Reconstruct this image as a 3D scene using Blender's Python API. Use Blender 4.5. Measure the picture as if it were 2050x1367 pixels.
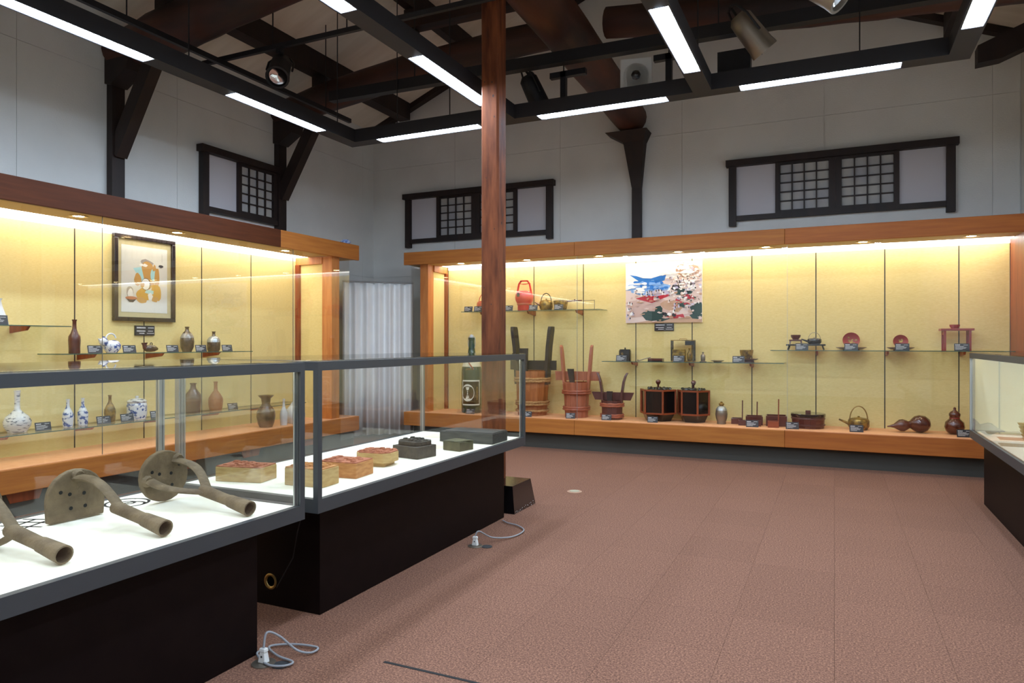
import bpy, math, random
from mathutils import Vector, Matrix
random.seed(7)
R = math.radians
PI = math.pi
scn = bpy.context.scene
COL = scn.collection
for o in list(bpy.data.objects):
    bpy.data.objects.remove(o)

# ------------------------------------------------------------------ camera
cam_d = bpy.data.cameras.new('camera')
cam = bpy.data.objects.new('camera', cam_d)
COL.objects.link(cam)
cam.location = (0, 0, 1.5)
cam.rotation_euler = (R(90), 0, R(24.75))
cam_d.sensor_width = 36.0
cam_d.lens = 36.0 * 1400 / 2050
cam_d.shift_y = 1.5 / 2050
cam_d.clip_start = 0.05
scn.camera = cam

# ------------------------------------------------------------------ world, exposure
wd = bpy.data.worlds.new('world')
scn.world = wd
wd.use_nodes = True
wd.node_tree.nodes['Background'].inputs[0].default_value = (0.5, 0.55, 0.6, 1)
wd.node_tree.nodes['Background'].inputs[1].default_value = 0.05
vs = scn.view_settings
vs.view_transform = 'Standard'
vs.look = 'None'
vs.exposure = 0.0
vs.gamma = 1.0
vs.use_curve_mapping = False
scn.cycles.transparent_max_bounces = 48      # many glass panes stand one behind another
scn.cycles.max_bounces = 12
# brightness of the lamps the room has
L_TROUGH, L_COVE, L_DOWN, L_CASE = 76.0, 8.5, 110.0, 18.0

# ------------------------------------------------------------------ materials
def lin(c):
    return tuple(((v / 255) / 12.92 if v / 255 <= .04045 else ((v / 255 + .055) / 1.055) ** 2.4) for v in c) + (1,)

def new_mat(name):
    m = bpy.data.materials.new(name)
    m.use_nodes = True
    nt = m.node_tree
    return m, nt, nt.nodes, nt.links, nt.nodes['Principled BSDF']

def mat(name, c, rough=.6, metal=0, c2=None, scale=8, stretch=(1, 1, 1), detail=4, bump=0, bscale=None, coat=0, lo=.35, hi=.65, world=False, spec=.5):
    m, nt, N, Lk, b = new_mat(name)
    b.inputs['Roughness'].default_value = rough
    b.inputs['Metallic'].default_value = metal
    b.inputs['Specular IOR Level'].default_value = spec
    if coat:
        b.inputs['Coat Weight'].default_value = coat
        b.inputs['Coat Roughness'].default_value = .12
    b.inputs['Base Color'].default_value = lin(c)
    vec = None
    if c2 or bump:
        if world:
            g = N.new('ShaderNodeNewGeometry'); src = g.outputs['Position']
        else:
            g = N.new('ShaderNodeTexCoord'); src = g.outputs['Object']
        mp = N.new('ShaderNodeMapping')
        mp.inputs['Scale'].default_value = stretch
        Lk.new(src, mp.inputs['Vector'])
        vec = mp.outputs['Vector']
    if c2:
        n = N.new('ShaderNodeTexNoise')
        n.inputs['Scale'].default_value = scale
        n.inputs['Detail'].default_value = detail
        Lk.new(vec, n.inputs['Vector'])
        r = N.new('ShaderNodeValToRGB')
        r.color_ramp.elements[0].position = lo
        r.color_ramp.elements[1].position = hi
        r.color_ramp.elements[0].color = lin(c)
        r.color_ramp.elements[1].color = lin(c2)
        Lk.new(n.outputs['Fac'], r.inputs['Fac'])
        Lk.new(r.outputs['Color'], b.inputs['Base Color'])
    if bump:
        n2 = N.new('ShaderNodeTexNoise')
        n2.inputs['Scale'].default_value = bscale or scale * 3
        n2.inputs['Detail'].default_value = 5
        Lk.new(vec, n2.inputs['Vector'])
        bp = N.new('ShaderNodeBump')
        bp.inputs['Strength'].default_value = bump
        bp.inputs['Distance'].default_value = .02
        Lk.new(n2.outputs['Fac'], bp.inputs['Height'])
        Lk.new(bp.outputs['Normal'], b.inputs['Normal'])
    return m

def emit(name, c, s):
    m, nt, N, Lk, b = new_mat(name)
    N.remove(b)
    e = N.new('ShaderNodeEmission')
    e.inputs[0].default_value = lin(c)
    e.inputs[1].default_value = s
    Lk.new(e.outputs[0], N['Material Output'].inputs['Surface'])
    return m

def glass(name, tint=(1, 1, 1), ior=1.45):
    m, nt, N, Lk, b = new_mat(name)
    N.remove(b)
    t = N.new('ShaderNodeBsdfTransparent'); t.inputs[0].default_value = (*tint, 1)
    g = N.new('ShaderNodeBsdfGlossy'); g.inputs['Roughness'].default_value = 0.0
    f = N.new('ShaderNodeFresnel'); f.inputs['IOR'].default_value = ior
    ge = N.new('ShaderNodeNewGeometry')          # same reflectance on both faces of a pane
    mr = N.new('ShaderNodeMapRange'); mr.inputs['To Min'].default_value = ior; mr.inputs['To Max'].default_value = 1 / ior
    Lk.new(ge.outputs['Backfacing'], mr.inputs['Value']); Lk.new(mr.outputs['Result'], f.inputs['IOR'])
    x = N.new('ShaderNodeMixShader')
    Lk.new(f.outputs[0], x.inputs[0]); Lk.new(t.outputs[0], x.inputs[1]); Lk.new(g.outputs[0], x.inputs[2])
    Lk.new(x.outputs[0], N['Material Output'].inputs['Surface'])
    return m

M = {}
M['plaster'] = mat('plaster', (222, 222, 218), .85, c2=(212, 212, 208), scale=1.3, bump=.12, bscale=60, world=True)
M['roof'] = mat('roof_board', (228, 222, 208), .9, c2=(214, 206, 190), scale=1.0, stretch=(1, 6, 1), world=True)
M['carpet_under'] = mat('carpet_under', (70, 45, 42), .95)
M['log'] = mat('log_wood', (52, 29, 20), .5, c2=(92, 46, 26), scale=3, stretch=(1, 1, 1), bump=.3, bscale=12)
M['logx'] = mat('log_wood_x', (34, 20, 15), .55, c2=(72, 37, 22), scale=4, stretch=(.25, 1, 1), bump=.3, bscale=10)
M['logy'] = mat('log_wood_y', (44, 24, 15), .55, c2=(88, 46, 25), scale=4, stretch=(1, .25, 1), bump=.3, bscale=10)
M['darkwood'] = mat('dark_wood', (27, 17, 14), .6, c2=(40, 25, 19), scale=8, stretch=(1, 1, .2))
M['pillar'] = mat('pillar_wood', (74, 36, 20), .7, spec=.25, c2=(136, 76, 44), scale=6, stretch=(3, 3, .45), detail=9, bump=.15, bscale=30, lo=.3, hi=.72)
M['pillar_dark'] = mat('pillar_knot', (40, 22, 16), .6)
M['case_wood'] = mat('case_wood', (176, 110, 48), .55, spec=.3, c2=(160, 95, 40), scale=5, stretch=(.4, 4, 6), world=True)
M['case_wood_y'] = mat('case_wood_lengthwise', (176, 110, 48), .55, spec=.3, c2=(160, 95, 40), scale=5, stretch=(4, .4, 6), world=True)
M['case_wood_shade'] = mat('case_wood_shade', (84, 42, 20), .55, spec=.2, c2=(72, 35, 16), scale=5, stretch=(4, .4, 6), world=True)  # left header boards: uneven lamplight put into a darker wood colour
M['case_wood_edge_shade'] = mat('case_wood_edge_shade', (172, 100, 42), .55, spec=.3, c2=(156, 86, 36), scale=5, stretch=(.4, 4, 6), world=True)  # right-end boards: light falling off at the edge, put into the wood colour
M['deck'] = mat('case_deck', (236, 174, 128), .6, c2=(228, 164, 116), scale=20, world=True)
M['jamb'] = mat('jamb_wood', (202, 130, 68), .5, c2=(182, 108, 52), scale=6, stretch=(4, 4, .4), world=True)
M['jamb_red'] = mat('jamb_wood_red', (150, 70, 32), .4, c2=(120, 52, 24), scale=6, stretch=(4, 4, .4), world=True)
M['panel'] = mat('yellow_cloth_panel', (227, 207, 142), .9, c2=(219, 197, 130), scale=30, stretch=(1, 1, 6), world=True, bump=.05, bscale=120)
M['joint'] = mat('black_slotted_channel', (30, 26, 22), .5, 0)
M['soffit'] = mat('soffit_board', (176, 146, 92), .7)
M['plinth'] = mat('grey_plinth', (60, 58, 52), .8)
M['black_metal'] = mat('black_metal', (22, 22, 25), .55)
M['trough_lip'] = mat('trough_black', (30, 30, 34), .6)
M['white_reflector'] = mat('white_reflector', (225, 225, 230), .5)
M['grey_metal'] = mat('grey_painted_metal', (66, 69, 72), .45, .2)
M['silver'] = mat('silver_metal', (175, 180, 180), .35, .7)
M['chrome'] = mat('chrome', (220, 222, 225), .12, 1)
M['black_base'] = mat('dark_lacquer_base', (16, 8, 8), .5, c2=(20, 11, 10), scale=10, spec=.12)
M['white_deck'] = mat('white_deck', (246, 244, 228), .7)
M['white_board'] = mat('white_board', (240, 238, 214), .7)
M['ink'] = mat('black_ink', (18, 18, 18), .8)
M['white_ink'] = mat('white_print', (225, 225, 225), .8)
M['card'] = mat('black_card', (40, 42, 48), .5)
M['curtain'] = mat('curtain_cloth', (236, 236, 232), .9, c2=(230, 230, 228), scale=4)
M['paper'] = mat('window_paper', (196, 192, 196), .9)
M['pane'] = mat('shoji_pane', (176, 172, 164), .6, c2=(160, 158, 160), scale=3, world=True)
M['glass'] = glass('clear_glass', (.985, .99, .985))
M['glass_edge'] = mat('green_glass_edge', (70, 98, 84), .2)
M['shelf_glass'] = glass('shelf_glass', (.93, .97, .94), 1.5)
M['lamp_cool'] = emit('lamp_cool', (214, 233, 255), L_TROUGH)
M['lamp_cove'] = emit('lamp_cove', (255, 250, 240), L_COVE)
M['lamp_warm'] = emit('lamp_warm', (255, 214, 150), L_DOWN)
M['lamp_case'] = emit('lamp_case', (255, 249, 218), L_CASE)
M['iron'] = mat('rusty_iron', (96, 82, 62), .75, .2, c2=(118, 102, 78), scale=14, bump=.35, bscale=60)
M['white_plastic'] = mat('white_plastic', (228, 228, 224), .4)
M['grey_cord'] = mat('grey_cord', (150, 152, 156), .6)
M['brass'] = mat('brass', (170, 140, 84), .35, .8)
M['gold'] = mat('worn_gold_lacquer', (176, 140, 60), .35, .4, c2=(86, 66, 34), scale=18)
M['black_lacquer'] = mat('black_lacquer', (16, 13, 14), .2, coat=.6)
M['red_lacquer'] = mat('red_lacquer', (142, 36, 26), .45, coat=.15)
M['bright_red'] = mat('bright_red_lacquer', (200, 52, 46), .45, coat=.15)
M['red_faded'] = mat('faded_red_lacquer', (190, 92, 66), .4, coat=.3)
M['orange_red'] = mat('orange_red_edge', (140, 66, 34), .4)
M['brown_lacquer'] = mat('brown_lacquer', (86, 34, 24), .3, coat=.5)
M['dark_red_wood'] = mat('dark_red_wood', (84, 42, 36), .45, coat=.3)
M['cask_wood'] = mat('cask_wood', (172, 104, 52), .55, c2=(146, 84, 38), scale=10, stretch=(3, 3, .3))
M['cask_red'] = mat('reddish_cask_wood', (172, 100, 70), .5, c2=(150, 82, 54), scale=10, stretch=(3, 3, .3))
M['rope'] = mat('hoop_rope', (186, 142, 88), .8, c2=(150, 106, 60), scale=40)
M['rope_red'] = mat('red_hoop', (160, 84, 58), .45, coat=.3)
M['green_glass'] = mat('green_bottle_glass', (26, 64, 50), .12, coat=.5)
M['brown_glaze'] = mat('brown_glaze', (92, 52, 40), .25, c2=(70, 38, 30), scale=10, coat=.5)
M['dark_glaze'] = mat('dark_glaze', (62, 48, 36), .25, c2=(96, 78, 56), scale=12, coat=.5)
M['silver_glaze'] = mat('silver_glaze', (160, 160, 155), .25, c2=(100, 84, 60), scale=10, coat=.5)
M['porcelain'] = mat('porcelain', (214, 218, 222), .2, coat=.5)
M['porcelain_blue'] = mat('blue_white_porcelain', (216, 220, 226), .2, c2=(58, 84, 150), scale=26, detail=2, lo=.52, hi=.6, coat=.5)
M['porcelain_grey'] = mat('grey_line_porcelain', (208, 208, 208), .25, c2=(110, 112, 122), scale=20, stretch=(1, 1, 3), lo=.55, hi=.62, coat=.4)
M['blue_glaze'] = mat('blue_glaze', (50, 76, 140), .3)
M['wood_block'] = mat('pale_wood_block', (186, 158, 104), .75, c2=(166, 134, 82), scale=14, stretch=(1, 1, 4))
M['wood_block_warm'] = mat('warm_wood_block', (190, 136, 78), .75, c2=(162, 106, 56), scale=14, stretch=(1, 1, 4))
M['red_ink_top'] = mat('red_inked_relief', (178, 112, 80), .8, c2=(148, 84, 58), scale=30, bump=.5, bscale=60)
M['black_block'] = mat('black_inked_wood', (48, 46, 40), .6, c2=(66, 62, 50), scale=20, bump=.3)
M['olive_block'] = mat('olive_wood', (88, 86, 58), .7, c2=(70, 68, 46), scale=20)
M['grey_block'] = mat('dark_grey_wood', (74, 72, 66), .7, c2=(60, 58, 54), scale=16, stretch=(.5, 3, 3))
M['sheet'] = mat('cream_paper', (232, 226, 196), .9)
M['grey_sheet'] = mat('grey_paper', (168, 164, 140), .9)
M['tan_sheet'] = mat('tan_paper', (176, 140, 116), .9)
M['basket'] = mat('gold_basket', (178, 150, 84), .6, c2=(140, 108, 50), scale=40)
M['pewter'] = mat('pewter', (140, 130, 116), .35, .7)
M['gourd'] = mat('gourd_skin', (92, 44, 28), .22, c2=(74, 32, 20), scale=5, coat=.6)
M['frame_black'] = mat('frame_lacquer', (34, 24, 28), .22, coat=.5)
M['mount'] = mat('picture_mount', (206, 192, 150), .9)
M['blue_bag'] = mat('blue_bag', (70, 110, 190), .4, c2=(200, 215, 235), scale=30)
def flat(name, c):
    k = 'paint_' + name
    if k not in M:
        M[k] = mat(k, c, .85)
    return M[k]

def carpet_mat():
    m, nt, N, Lk, b = new_mat('carpet_pile')
    b.inputs['Roughness'].default_value = .95
    b.inputs['Specular IOR Level'].default_value = .1
    g = N.new('ShaderNodeNewGeometry')
    n = N.new('ShaderNodeTexNoise'); n.inputs['Scale'].default_value = 105; n.inputs['Detail'].default_value = 8; n.inputs['Roughness'].default_value = .8
    Lk.new(g.outputs['Position'], n.inputs['Vector'])
    r = N.new('ShaderNodeValToRGB')
    cr = r.color_ramp
    cr.elements[0].position = .36; cr.elements[1].position = .64
    cr.elements[0].color = lin((76, 50, 40)); cr.elements[1].color = lin((176, 130, 102))
    e_ = cr.elements.new(.5); e_.color = lin((122, 88, 74))
    Lk.new(n.outputs['Fac'], r.inputs['Fac'])
    oi = N.new('ShaderNodeObjectInfo')
    mr = N.new('ShaderNodeMapRange'); mr.inputs['To Min'].default_value = .96; mr.inputs['To Max'].default_value = 1.03
    Lk.new(oi.outputs['Random'], mr.inputs['Value'])
    mx = N.new('ShaderNodeMix'); mx.data_type = 'RGBA'; mx.blend_type = 'MULTIPLY'; mx.inputs['Factor'].default_value = 1
    Lk.new(r.outputs['Color'], mx.inputs['A']); Lk.new(mr.outputs['Result'], mx.inputs['B'])
    Lk.new(mx.outputs['Result'], b.inputs['Base Color'])
    bp = N.new('ShaderNodeBump'); bp.inputs['Strength'].default_value = .05; bp.inputs['Distance'].default_value = .01
    Lk.new(n.outputs['Fac'], bp.inputs['Height']); Lk.new(bp.outputs['Normal'], b.inputs['Normal'])
    return m
M['carpet'] = carpet_mat()

# ------------------------------------------------------------------ mesh builder
class MB:
    def __init__(s):
        s.v = []; s.f = []; s.mi = []
    def add(s, vs, fs, mi=0):
        o = len(s.v)
        s.v += [tuple(v) for v in vs]
        s.f += [tuple(i + o for i in f) for f in fs]
        s.mi += [mi] * len(fs)
        return s
    def box(s, x0, x1, y0, y1, z0, z1, mi=0):
        x0, x1 = min(x0, x1), max(x0, x1); y0, y1 = min(y0, y1), max(y0, y1); z0, z1 = min(z0, z1), max(z0, z1)
        return s.add([(x0, y0, z0), (x1, y0, z0), (x1, y1, z0), (x0, y1, z0), (x0, y0, z1), (x1, y0, z1), (x1, y1, z1), (x0, y1, z1)],
                     [(3, 2, 1, 0), (4, 5, 6, 7), (0, 1, 5, 4), (1, 2, 6, 5), (2, 3, 7, 6), (3, 0, 4, 7)], mi)
    def hexa(s, b, t, mi=0):           # two quads, bottom and top, counter-clockwise
        return s.add(list(b) + list(t), [(3, 2, 1, 0), (4, 5, 6, 7), (0, 1, 5, 4), (1, 2, 6, 5), (2, 3, 7, 6), (3, 0, 4, 7)], mi)
    def prism(s, poly, a, b, axis='y', mi=0):   # polygon extruded along an axis
        n = len(poly)
        def P(p, q):
            return {'x': (q, p[0], p[1]), 'y': (p[0], q, p[1]), 'z': (p[0], p[1], q)}[axis]
        vs = [P(p, a) for p in poly] + [P(p, b) for p in poly]
        fs = [tuple(range(n - 1, -1, -1)), tuple(range(n, 2 * n))] + [(i, (i + 1) % n, n + (i + 1) % n, n + i) for i in range(n)]
        return s.add(vs, fs, mi)
    def lathe(s, prof, c=(0, 0, 0), seg=24, mi=0, sx=1, sy=1, ring=False):
        vs = []; fs = []
        if ring: prof = list(prof) + [prof[0]]
        n = len(prof)
        for r, z in prof:
            for k in range(seg):
                a = 2 * PI * k / seg
                vs.append((c[0] + r * math.cos(a) * sx, c[1] + r * math.sin(a) * sy, c[2] + z))
        for i in range(n - 1):
            for k in range(seg):
                k2 = (k + 1) % seg
                fs.append((i * seg + k, i * seg + k2, (i + 1) * seg + k2, (i + 1) * seg + k))
        if ring: return s.add(vs, fs, mi)
        if prof[0][0] > 1e-5: fs.append(tuple(range(seg - 1, -1, -1)))
        if prof[-1][0] > 1e-5: fs.append(tuple((n - 1) * seg + k for k in range(seg)))
        return s.add(vs, fs, mi)
    def tube(s, pts, rad, seg=8, mi=0, cap=True, flat=1.0):
        pts = [Vector(p) for p in pts]
        n = len(pts)
        rads = rad if isinstance(rad, (list, tuple)) else [rad] * n
        vs = []; fs = []
        up = None
        for i in range(n):
            t = (pts[min(i + 1, n - 1)] - pts[max(i - 1, 0)]).normalized()
            if up is None:
                up = Vector((0, 0, 1)) if abs(t.z) < .9 else Vector((1, 0, 0))
            sd = t.cross(up)
            if sd.length < 1e-4: sd = t.cross(Vector((0, 1, 0)))
            sd.normalize()
            u2 = sd.cross(t).normalized(); up = u2
            for k in range(seg):
                a = 2 * PI * k / seg
                vs.append(pts[i] + (sd * math.cos(a) + u2 * math.sin(a) * flat) * rads[i])
        for i in range(n - 1):
            for k in range(seg):
                k2 = (k + 1) % seg
                fs.append((i * seg + k, i * seg + k2, (i + 1) * seg + k2, (i + 1) * seg + k))
        if cap:
            fs.append(tuple(range(seg - 1, -1, -1)))
            fs.append(tuple((n - 1) * seg + k for k in range(seg)))
        return s.add(vs, fs, mi)
    def bar(s, a, b, w, h, mi=0):       # straight square bar between two points
        a = Vector(a); b = Vector(b); t = (b - a).normalized()
        up = Vector((0, 0, 1)) if abs(t.z) < .95 else Vector((1, 0, 0))
        sd = t.cross(up).normalized() * (w / 2); u2 = sd.cross(t).normalized() * (h / 2)
        q = lambda p: [p - sd - u2, p + sd - u2, p + sd + u2, p - sd + u2]
        return s.hexa(q(a), q(b), mi)
    def mesh(s, name, mats, smooth=None):
        me = bpy.data.meshes.new(name)
        me.from_pydata(s.v, [], s.f)
        for m in (mats if isinstance(mats, (list, tuple)) else [mats]):
            me.materials.append(M[m] if isinstance(m, str) else m)
        for p, i in zip(me.polygons, s.mi): p.material_index = i
        if smooth:
            for p in me.polygons: p.use_smooth = True
            me.set_sharp_from_angle(angle=R(smooth))
        me.update()
        return me

def link(name, me, parent=None, loc=(0, 0, 0), rot=(0, 0, 0), label=None):
    o = bpy.data.objects.new(name, me)
    COL.objects.link(o)
    o.location = loc; o.rotation_euler = rot
    if parent is not None: o.parent = parent
    if label: o['label'] = label
    return o
def obj(name, mb, mats, parent=None, loc=(0, 0, 0), rot=(0, 0, 0), smooth=None, label=None, bevel=0):
    o = link(name, mb.mesh(name, mats, smooth), parent, loc, rot, label)
    if bevel:
        md = o.modifiers.new('bevel', 'BEVEL'); md.width = bevel; md.segments = 2; md.limit_method = 'ANGLE'
    return o
def box(name, mats, x0, x1, y0, y1, z0, z1, parent=None, bevel=0, label=None):
    return obj(name, MB().box(x0, x1, y0, y1, z0, z1), mats, parent, bevel=bevel, label=label)
def thing(name, label, cat, loc=(0, 0, 0), rz=0, group=None):
    o = bpy.data.objects.new(name, None)
    COL.objects.link(o)
    o.empty_display_size = .1
    o.location = loc; o.rotation_euler = (0, 0, rz)
    return tag(o, label, cat, group)
def tag(o, label, cat, group=None):
    o['label'] = label; o['category'] = cat
    if group: o['group'] = group
    return o
def struct(o):
    o['kind'] = 'structure'
    return o

# room: left wall face X=-7.18, back wall face Y=9.9, right wall face X=1.97, rear wall Y=-3
XL, XR, YB, YR = -7.18, 1.97, 9.9, -3.0
EAVE, RIDGE, XM = 5.1, 6.98, -2.61

# ------------------------------------------------------------------ floor with carpet tiles
fl = struct(box('floor', 'carpet_under', XL - .2, XR + .2, YR - .2, YB + .2, -.2, -.012))
tm = MB().box(.0006, .4994, .0006, .4994, -.012, 0).mesh('carpet_tile', 'carpet')
nx = 0
for i in range(-5, 4):
    for j in range(0, 20):
        x, y = i * .5, j * .5
        if x + .5 > XR: continue
        link('carpet_tile', tm, fl, (x, y, 0))
rest = MB()
rest.box(XL, -2.5, YR, YB, -.012, 0).box(1.5, XR, YR, YB, -.012, 0).box(-2.5, 1.5, YR, 0, -.012, 0)
o = obj('carpet', rest, 'carpet', fl); o['kind'] = 'stuff'
slot = struct(box('trim_1', 'ink', -1.92, -1.2, 2.722, 2.738, 0, .0015))

# ------------------------------------------------------------------ walls
def gable(y0, y1):
    return MB().prism([(XL - .2, -.2), (XR + .2, -.2), (XR + .2, EAVE), (XM, RIDGE + .03), (XL - .2, EAVE)], y0, y1, 'y')
wb = struct(obj('wall_back', gable(YB + .01, YB + .2), 'plaster'))
wl = struct(box('wall_left', 'plaster', XL - .2, XL - .01, YR - .2, YB + .2, -.2, EAVE + .1))
wr = struct(box('wall_right', 'plaster', XR + .01, XR + .2, YR - .2, YB + .2, -.2, EAVE + .1))
wf = struct(obj('wall_front', gable(YR - .2, YR), 'plaster'))
g = .004
def panels(parent, a0, a1, first, step, fn):
    xs = [a0]
    x = first
    while x < a1 - .1:
        if x > a0 + .1: xs.append(x)
        x += step
    xs.append(a1)
    for z0, z1 in ((0, 2.6), (2.6, 4.43), (4.43, EAVE)):
        for p, q in zip(xs, xs[1:]):
            c = [p + (g / 2 if p > a0 else 0), q - (g / 2 if q < a1 else 0), z0 + g / 2, z1 - g / 2]
            fn(parent, *c)
panels(wb, XL, XR, -7.4, 1.82, lambda p, a, b, z0, z1: box('wall_panel', 'plaster', a, b, YB, YB + .01, z0, z1, p))
panels(wl, YR, YB, 4.134 - 1.82 * 3, 1.82, lambda p, a, b, z0, z1: box('wall_panel', 'plaster', XL - .01, XL, a, b, z0, z1, p))
# roof: two slopes
ce = struct(obj('ceiling', MB().prism([(XL - .2, EAVE - .08), (XM, RIDGE), (XM, RIDGE + .12), (XL - .2, EAVE + .06)], YR - .2, YB + .2, 'y')
                .prism([(XM, RIDGE), (XR + .2, EAVE - .08), (XR + .2, EAVE + .06), (XM, RIDGE + .12)], YR - .2, YB + .2, 'y'), 'roof'))
SL = (RIDGE - EAVE + .04) / (XM - XL + .1)
roofz = lambda x: RIDGE - abs(x - XM) * (RIDGE - EAVE + .08) / (XM - XL + .2)

# ------------------------------------------------------------------ timbers of the roof
def log(name, label, pts, rads, m, group=None, seg=14):
    pp = []; rr = []
    P = [Vector(p) for p in pts]
    for i in range(len(P) - 1):
        for k in range(4):
            t = k / 4
            pp.append(P[i].lerp(P[i + 1], t)); rr.append(rads[i] * (1 - t) + rads[i + 1] * t + random.uniform(-.006, .006))
    pp.append(P[-1]); rr.append(rads[-1])
    return tag(obj(name, MB().tube(pp, rr, seg), m, smooth=50), label, 'beam', group)
log('tie_beam', 'thick crooked log beam above the leftmost wall post', [(-7.17, 5.15, 4.66), (-6.5, 5.17, 4.74), (-5.6, 5.2, 4.9), (-4.4, 5.25, 5.05), (-2.95, 5.3, 5.15)], [.17, .24, .23, .2, .18], 'logx')
log('tie_beam', 'thick log beam over the near right side of the room', [(-2.3, 5.3, 5.15), (-.8, 5.25, 5.05), (1.95, 5.2, 4.7)], [.18, .2, .2], 'logx')
log('tie_beam', 'log beam running from the half window post to the centre', [(-7.17, 7.63, 4.72), (-6.2, 7.63, 4.86), (-5, 7.66, 5.02), (-3.6, 7.65, 5.1), (-2.9, 7.65, 5.12)], [.17, .2, .19, .18, .17], 'logx')
log('tie_beam', 'dark red log beam above the right-hand window', [(-2.34, 7.65, 5.12), (-1.2, 7.65, 4.98), (-.2, 7.65, 4.88), (1.0, 7.65, 4.8), (1.95, 7.65, 4.72)], [.17, .19, .2, .2, .19], 'logx')
log('ridge_log', 'huge reddish log running over the pillar to the back wall', [(-2.66, 9.88, 4.72), (-2.64, 8.6, 4.78), (-2.62, 7.2, 4.84), (-2.63, 5.6, 4.93), (-2.65, 3.5, 5.0), (-2.65, 0, 5.0), (-2.65, -2.98, 5.0)], [.23, .235, .25, .26, .26, .26, .26], 'logy', seg=18)
tag(obj('upper_tie_beam', MB().box(-5.1, -.1, 7.56, 7.74, 5.52, 5.7), 'logx'), 'high straight beam above the log crossing the centre', 'beam')
for x, w in ((-6.45, .2), (-4.95, .12), (-3.75, .12), (-1.45, .12), (-.25, .12), (1.25, .13)):
    z = roofz(x)
    nm = {-6.45: 'long purlin under the left roof slope above the hanging spotlight', -4.95: 'middle purlin under the left roof slope', -3.75: 'upper purlin under the left roof slope',
          -1.45: 'upper purlin under the right roof slope', -.25: 'middle purlin under the right roof slope', 1.25: 'lowest purlin under the right roof slope'}[x]
    s_ = 1 if x < XM else -1
    dz = w / 2 * .405
    z -= .004
    tag(obj('purlin', MB().prism([(x - w / 2, z - .24), (x + w / 2, z - .24), (x + w / 2, z + s_ * dz - .002), (x - w / 2, z - s_ * dz - .002)], YR, 9.765, 'y'), 'darkwood'), nm, 'beam')
for x in (-6.45, -4.95, -.25, 1.25):
    zt = roofz(x) - .25
    for y in (5.2, 7.65):
        zb = 4.78 + .085 * (x + 7.18 if x < XM else 1.95 - x)
        w = {5.2: 'nearer', 7.65: 'farther'}[y]
        tag(box('roof_strut', 'darkwood', x - .075, x + .075, y - .07, y + .07, zb, zt), 'short post carrying the %s purlin on the %s log' % ({-6.45: 'lowest left', -4.95: 'middle left', -.25: 'middle right', 1.25: 'lowest right'}[x], w), 'post')
for y, nm in ((9.83, 'against the back wall'),):
    for s_, side in ((-1, 'left'), (1, 'right')):
        a = XL if s_ < 0 else XR
        za = roofz(a)
        tag(obj('rafter', MB().prism([(a, za - .09), (XM, RIDGE - .09), (XM, RIDGE), (a, za)], y - .06, y + .06, 'y'), 'darkwood'), 'dark sloping rafter of the %s roof side %s' % (side, nm), 'beam')
tag(obj('beam_stub', MB().prism([(1.40, 4.50), (1.62, 4.52), (1.97, 4.66), (1.97, 4.92), (1.40, 4.69)], 8.92, 9.1, 'y'), 'darkwood'), 'cut dark beam end sticking out of the right wall', 'beam')
for k, (x, z) in enumerate(((-.9, 5.5), (-1.5, 5.7))):
    tag(obj('roof_brace', MB().bar((x, 7.2, z - .5), (x - .45, 6.2, z + .35), .09, .12), 'darkwood'), ('steep' if k else 'low') + ' dark brace among the roof timbers right of the log', 'beam')

def wall_post(y, label):
    t = thing('wall_post', label, 'post', (XL, y, 0))
    box('post', 'darkwood', 0.002, .09, -.075, .075, 2.912, 4.6, t)
    d = MB(); d.bar((.06, .01, 3.55), (.72, .01, 4.62), .13, .16)
    obj('brace', d, 'darkwood', t)
    c = MB().prism([(.0, 4.3), (.1, 4.28), (.34, 4.42), (.42, 4.62), (0, 4.62)], -.1, .1, 'y')
    obj('corbel', c, 'darkwood', t)
    return t
wall_post(2.55, 'dark wall post nearest the camera above the left case')
wall_post(5.13, 'dark post with diagonal brace left of the half window')
wall_post(7.63, 'dark post with diagonal brace at the edge of the half window')
t = thing('wall_post', 'dark tapering post on the back wall between the two windows', 'post', (-2.57, YB, 0))
box('post', 'darkwood', -.065, .065, -.09, -.002, 2.884, 3.9, t)
obj('flared_head', MB().hexa([(-.065, -.09, 3.7), (.065, -.09, 3.7), (.065, -.002, 3.7), (-.065, -.002, 3.7)], [(-.16, -.2, 4.34), (.13, -.2, 4.34), (.13, -.002, 4.34), (-.16, -.002, 4.34)])
    .hexa([(-.16, -.2, 4.34), (.13, -.2, 4.34), (.13, -.002, 4.34), (-.16, -.002, 4.34)], [(-.4, -.3, 4.482), (.2, -.3, 4.482), (.2, -.002, 4.482), (-.4, -.002, 4.482)]), 'darkwood', t)

# ------------------------------------------------------------------ central pillar
t = thing('pillar', 'reddish wooden pillar standing at the end of the glass showcases', 'pillar', (-2.88, 5.84, 0))
w = .09; ch = .018
poly = [(-w + ch, -w), (w - ch, -w), (w, -w + ch), (w, w - ch), (w - ch, w), (-w + ch, w), (-w, w - ch), (-w, -w + ch)]
obj('shaft', MB().prism(poly, 0, 4.72, 'z'), 'pillar', t)
mb = MB()
for k in range(16):
    z = random.uniform(1.6, 4.0); a = random.uniform(-.07, .07); r_ = random.uniform(.004, .009)
    if k % 2: mb.add([(w + .0006, a + r_ * math.cos(q * PI / 3), z + 1.8 * r_ * math.sin(q * PI / 3)) for q in range(6)], [tuple(range(6))])
    else: mb.add([(a + r_ * math.cos(q * PI / 3), -w - .0006, z + 1.8 * r_ * math.sin(q * PI / 3)) for q in range(6)], [tuple(range(6))])
obj('nail_hole', mb, 'pillar_dark', t)['kind'] = 'stuff'
t = thing('pillar_guard', 'black tapered guard box around the foot of the pillar', 'guard', (-2.88, 5.84, 0))
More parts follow.
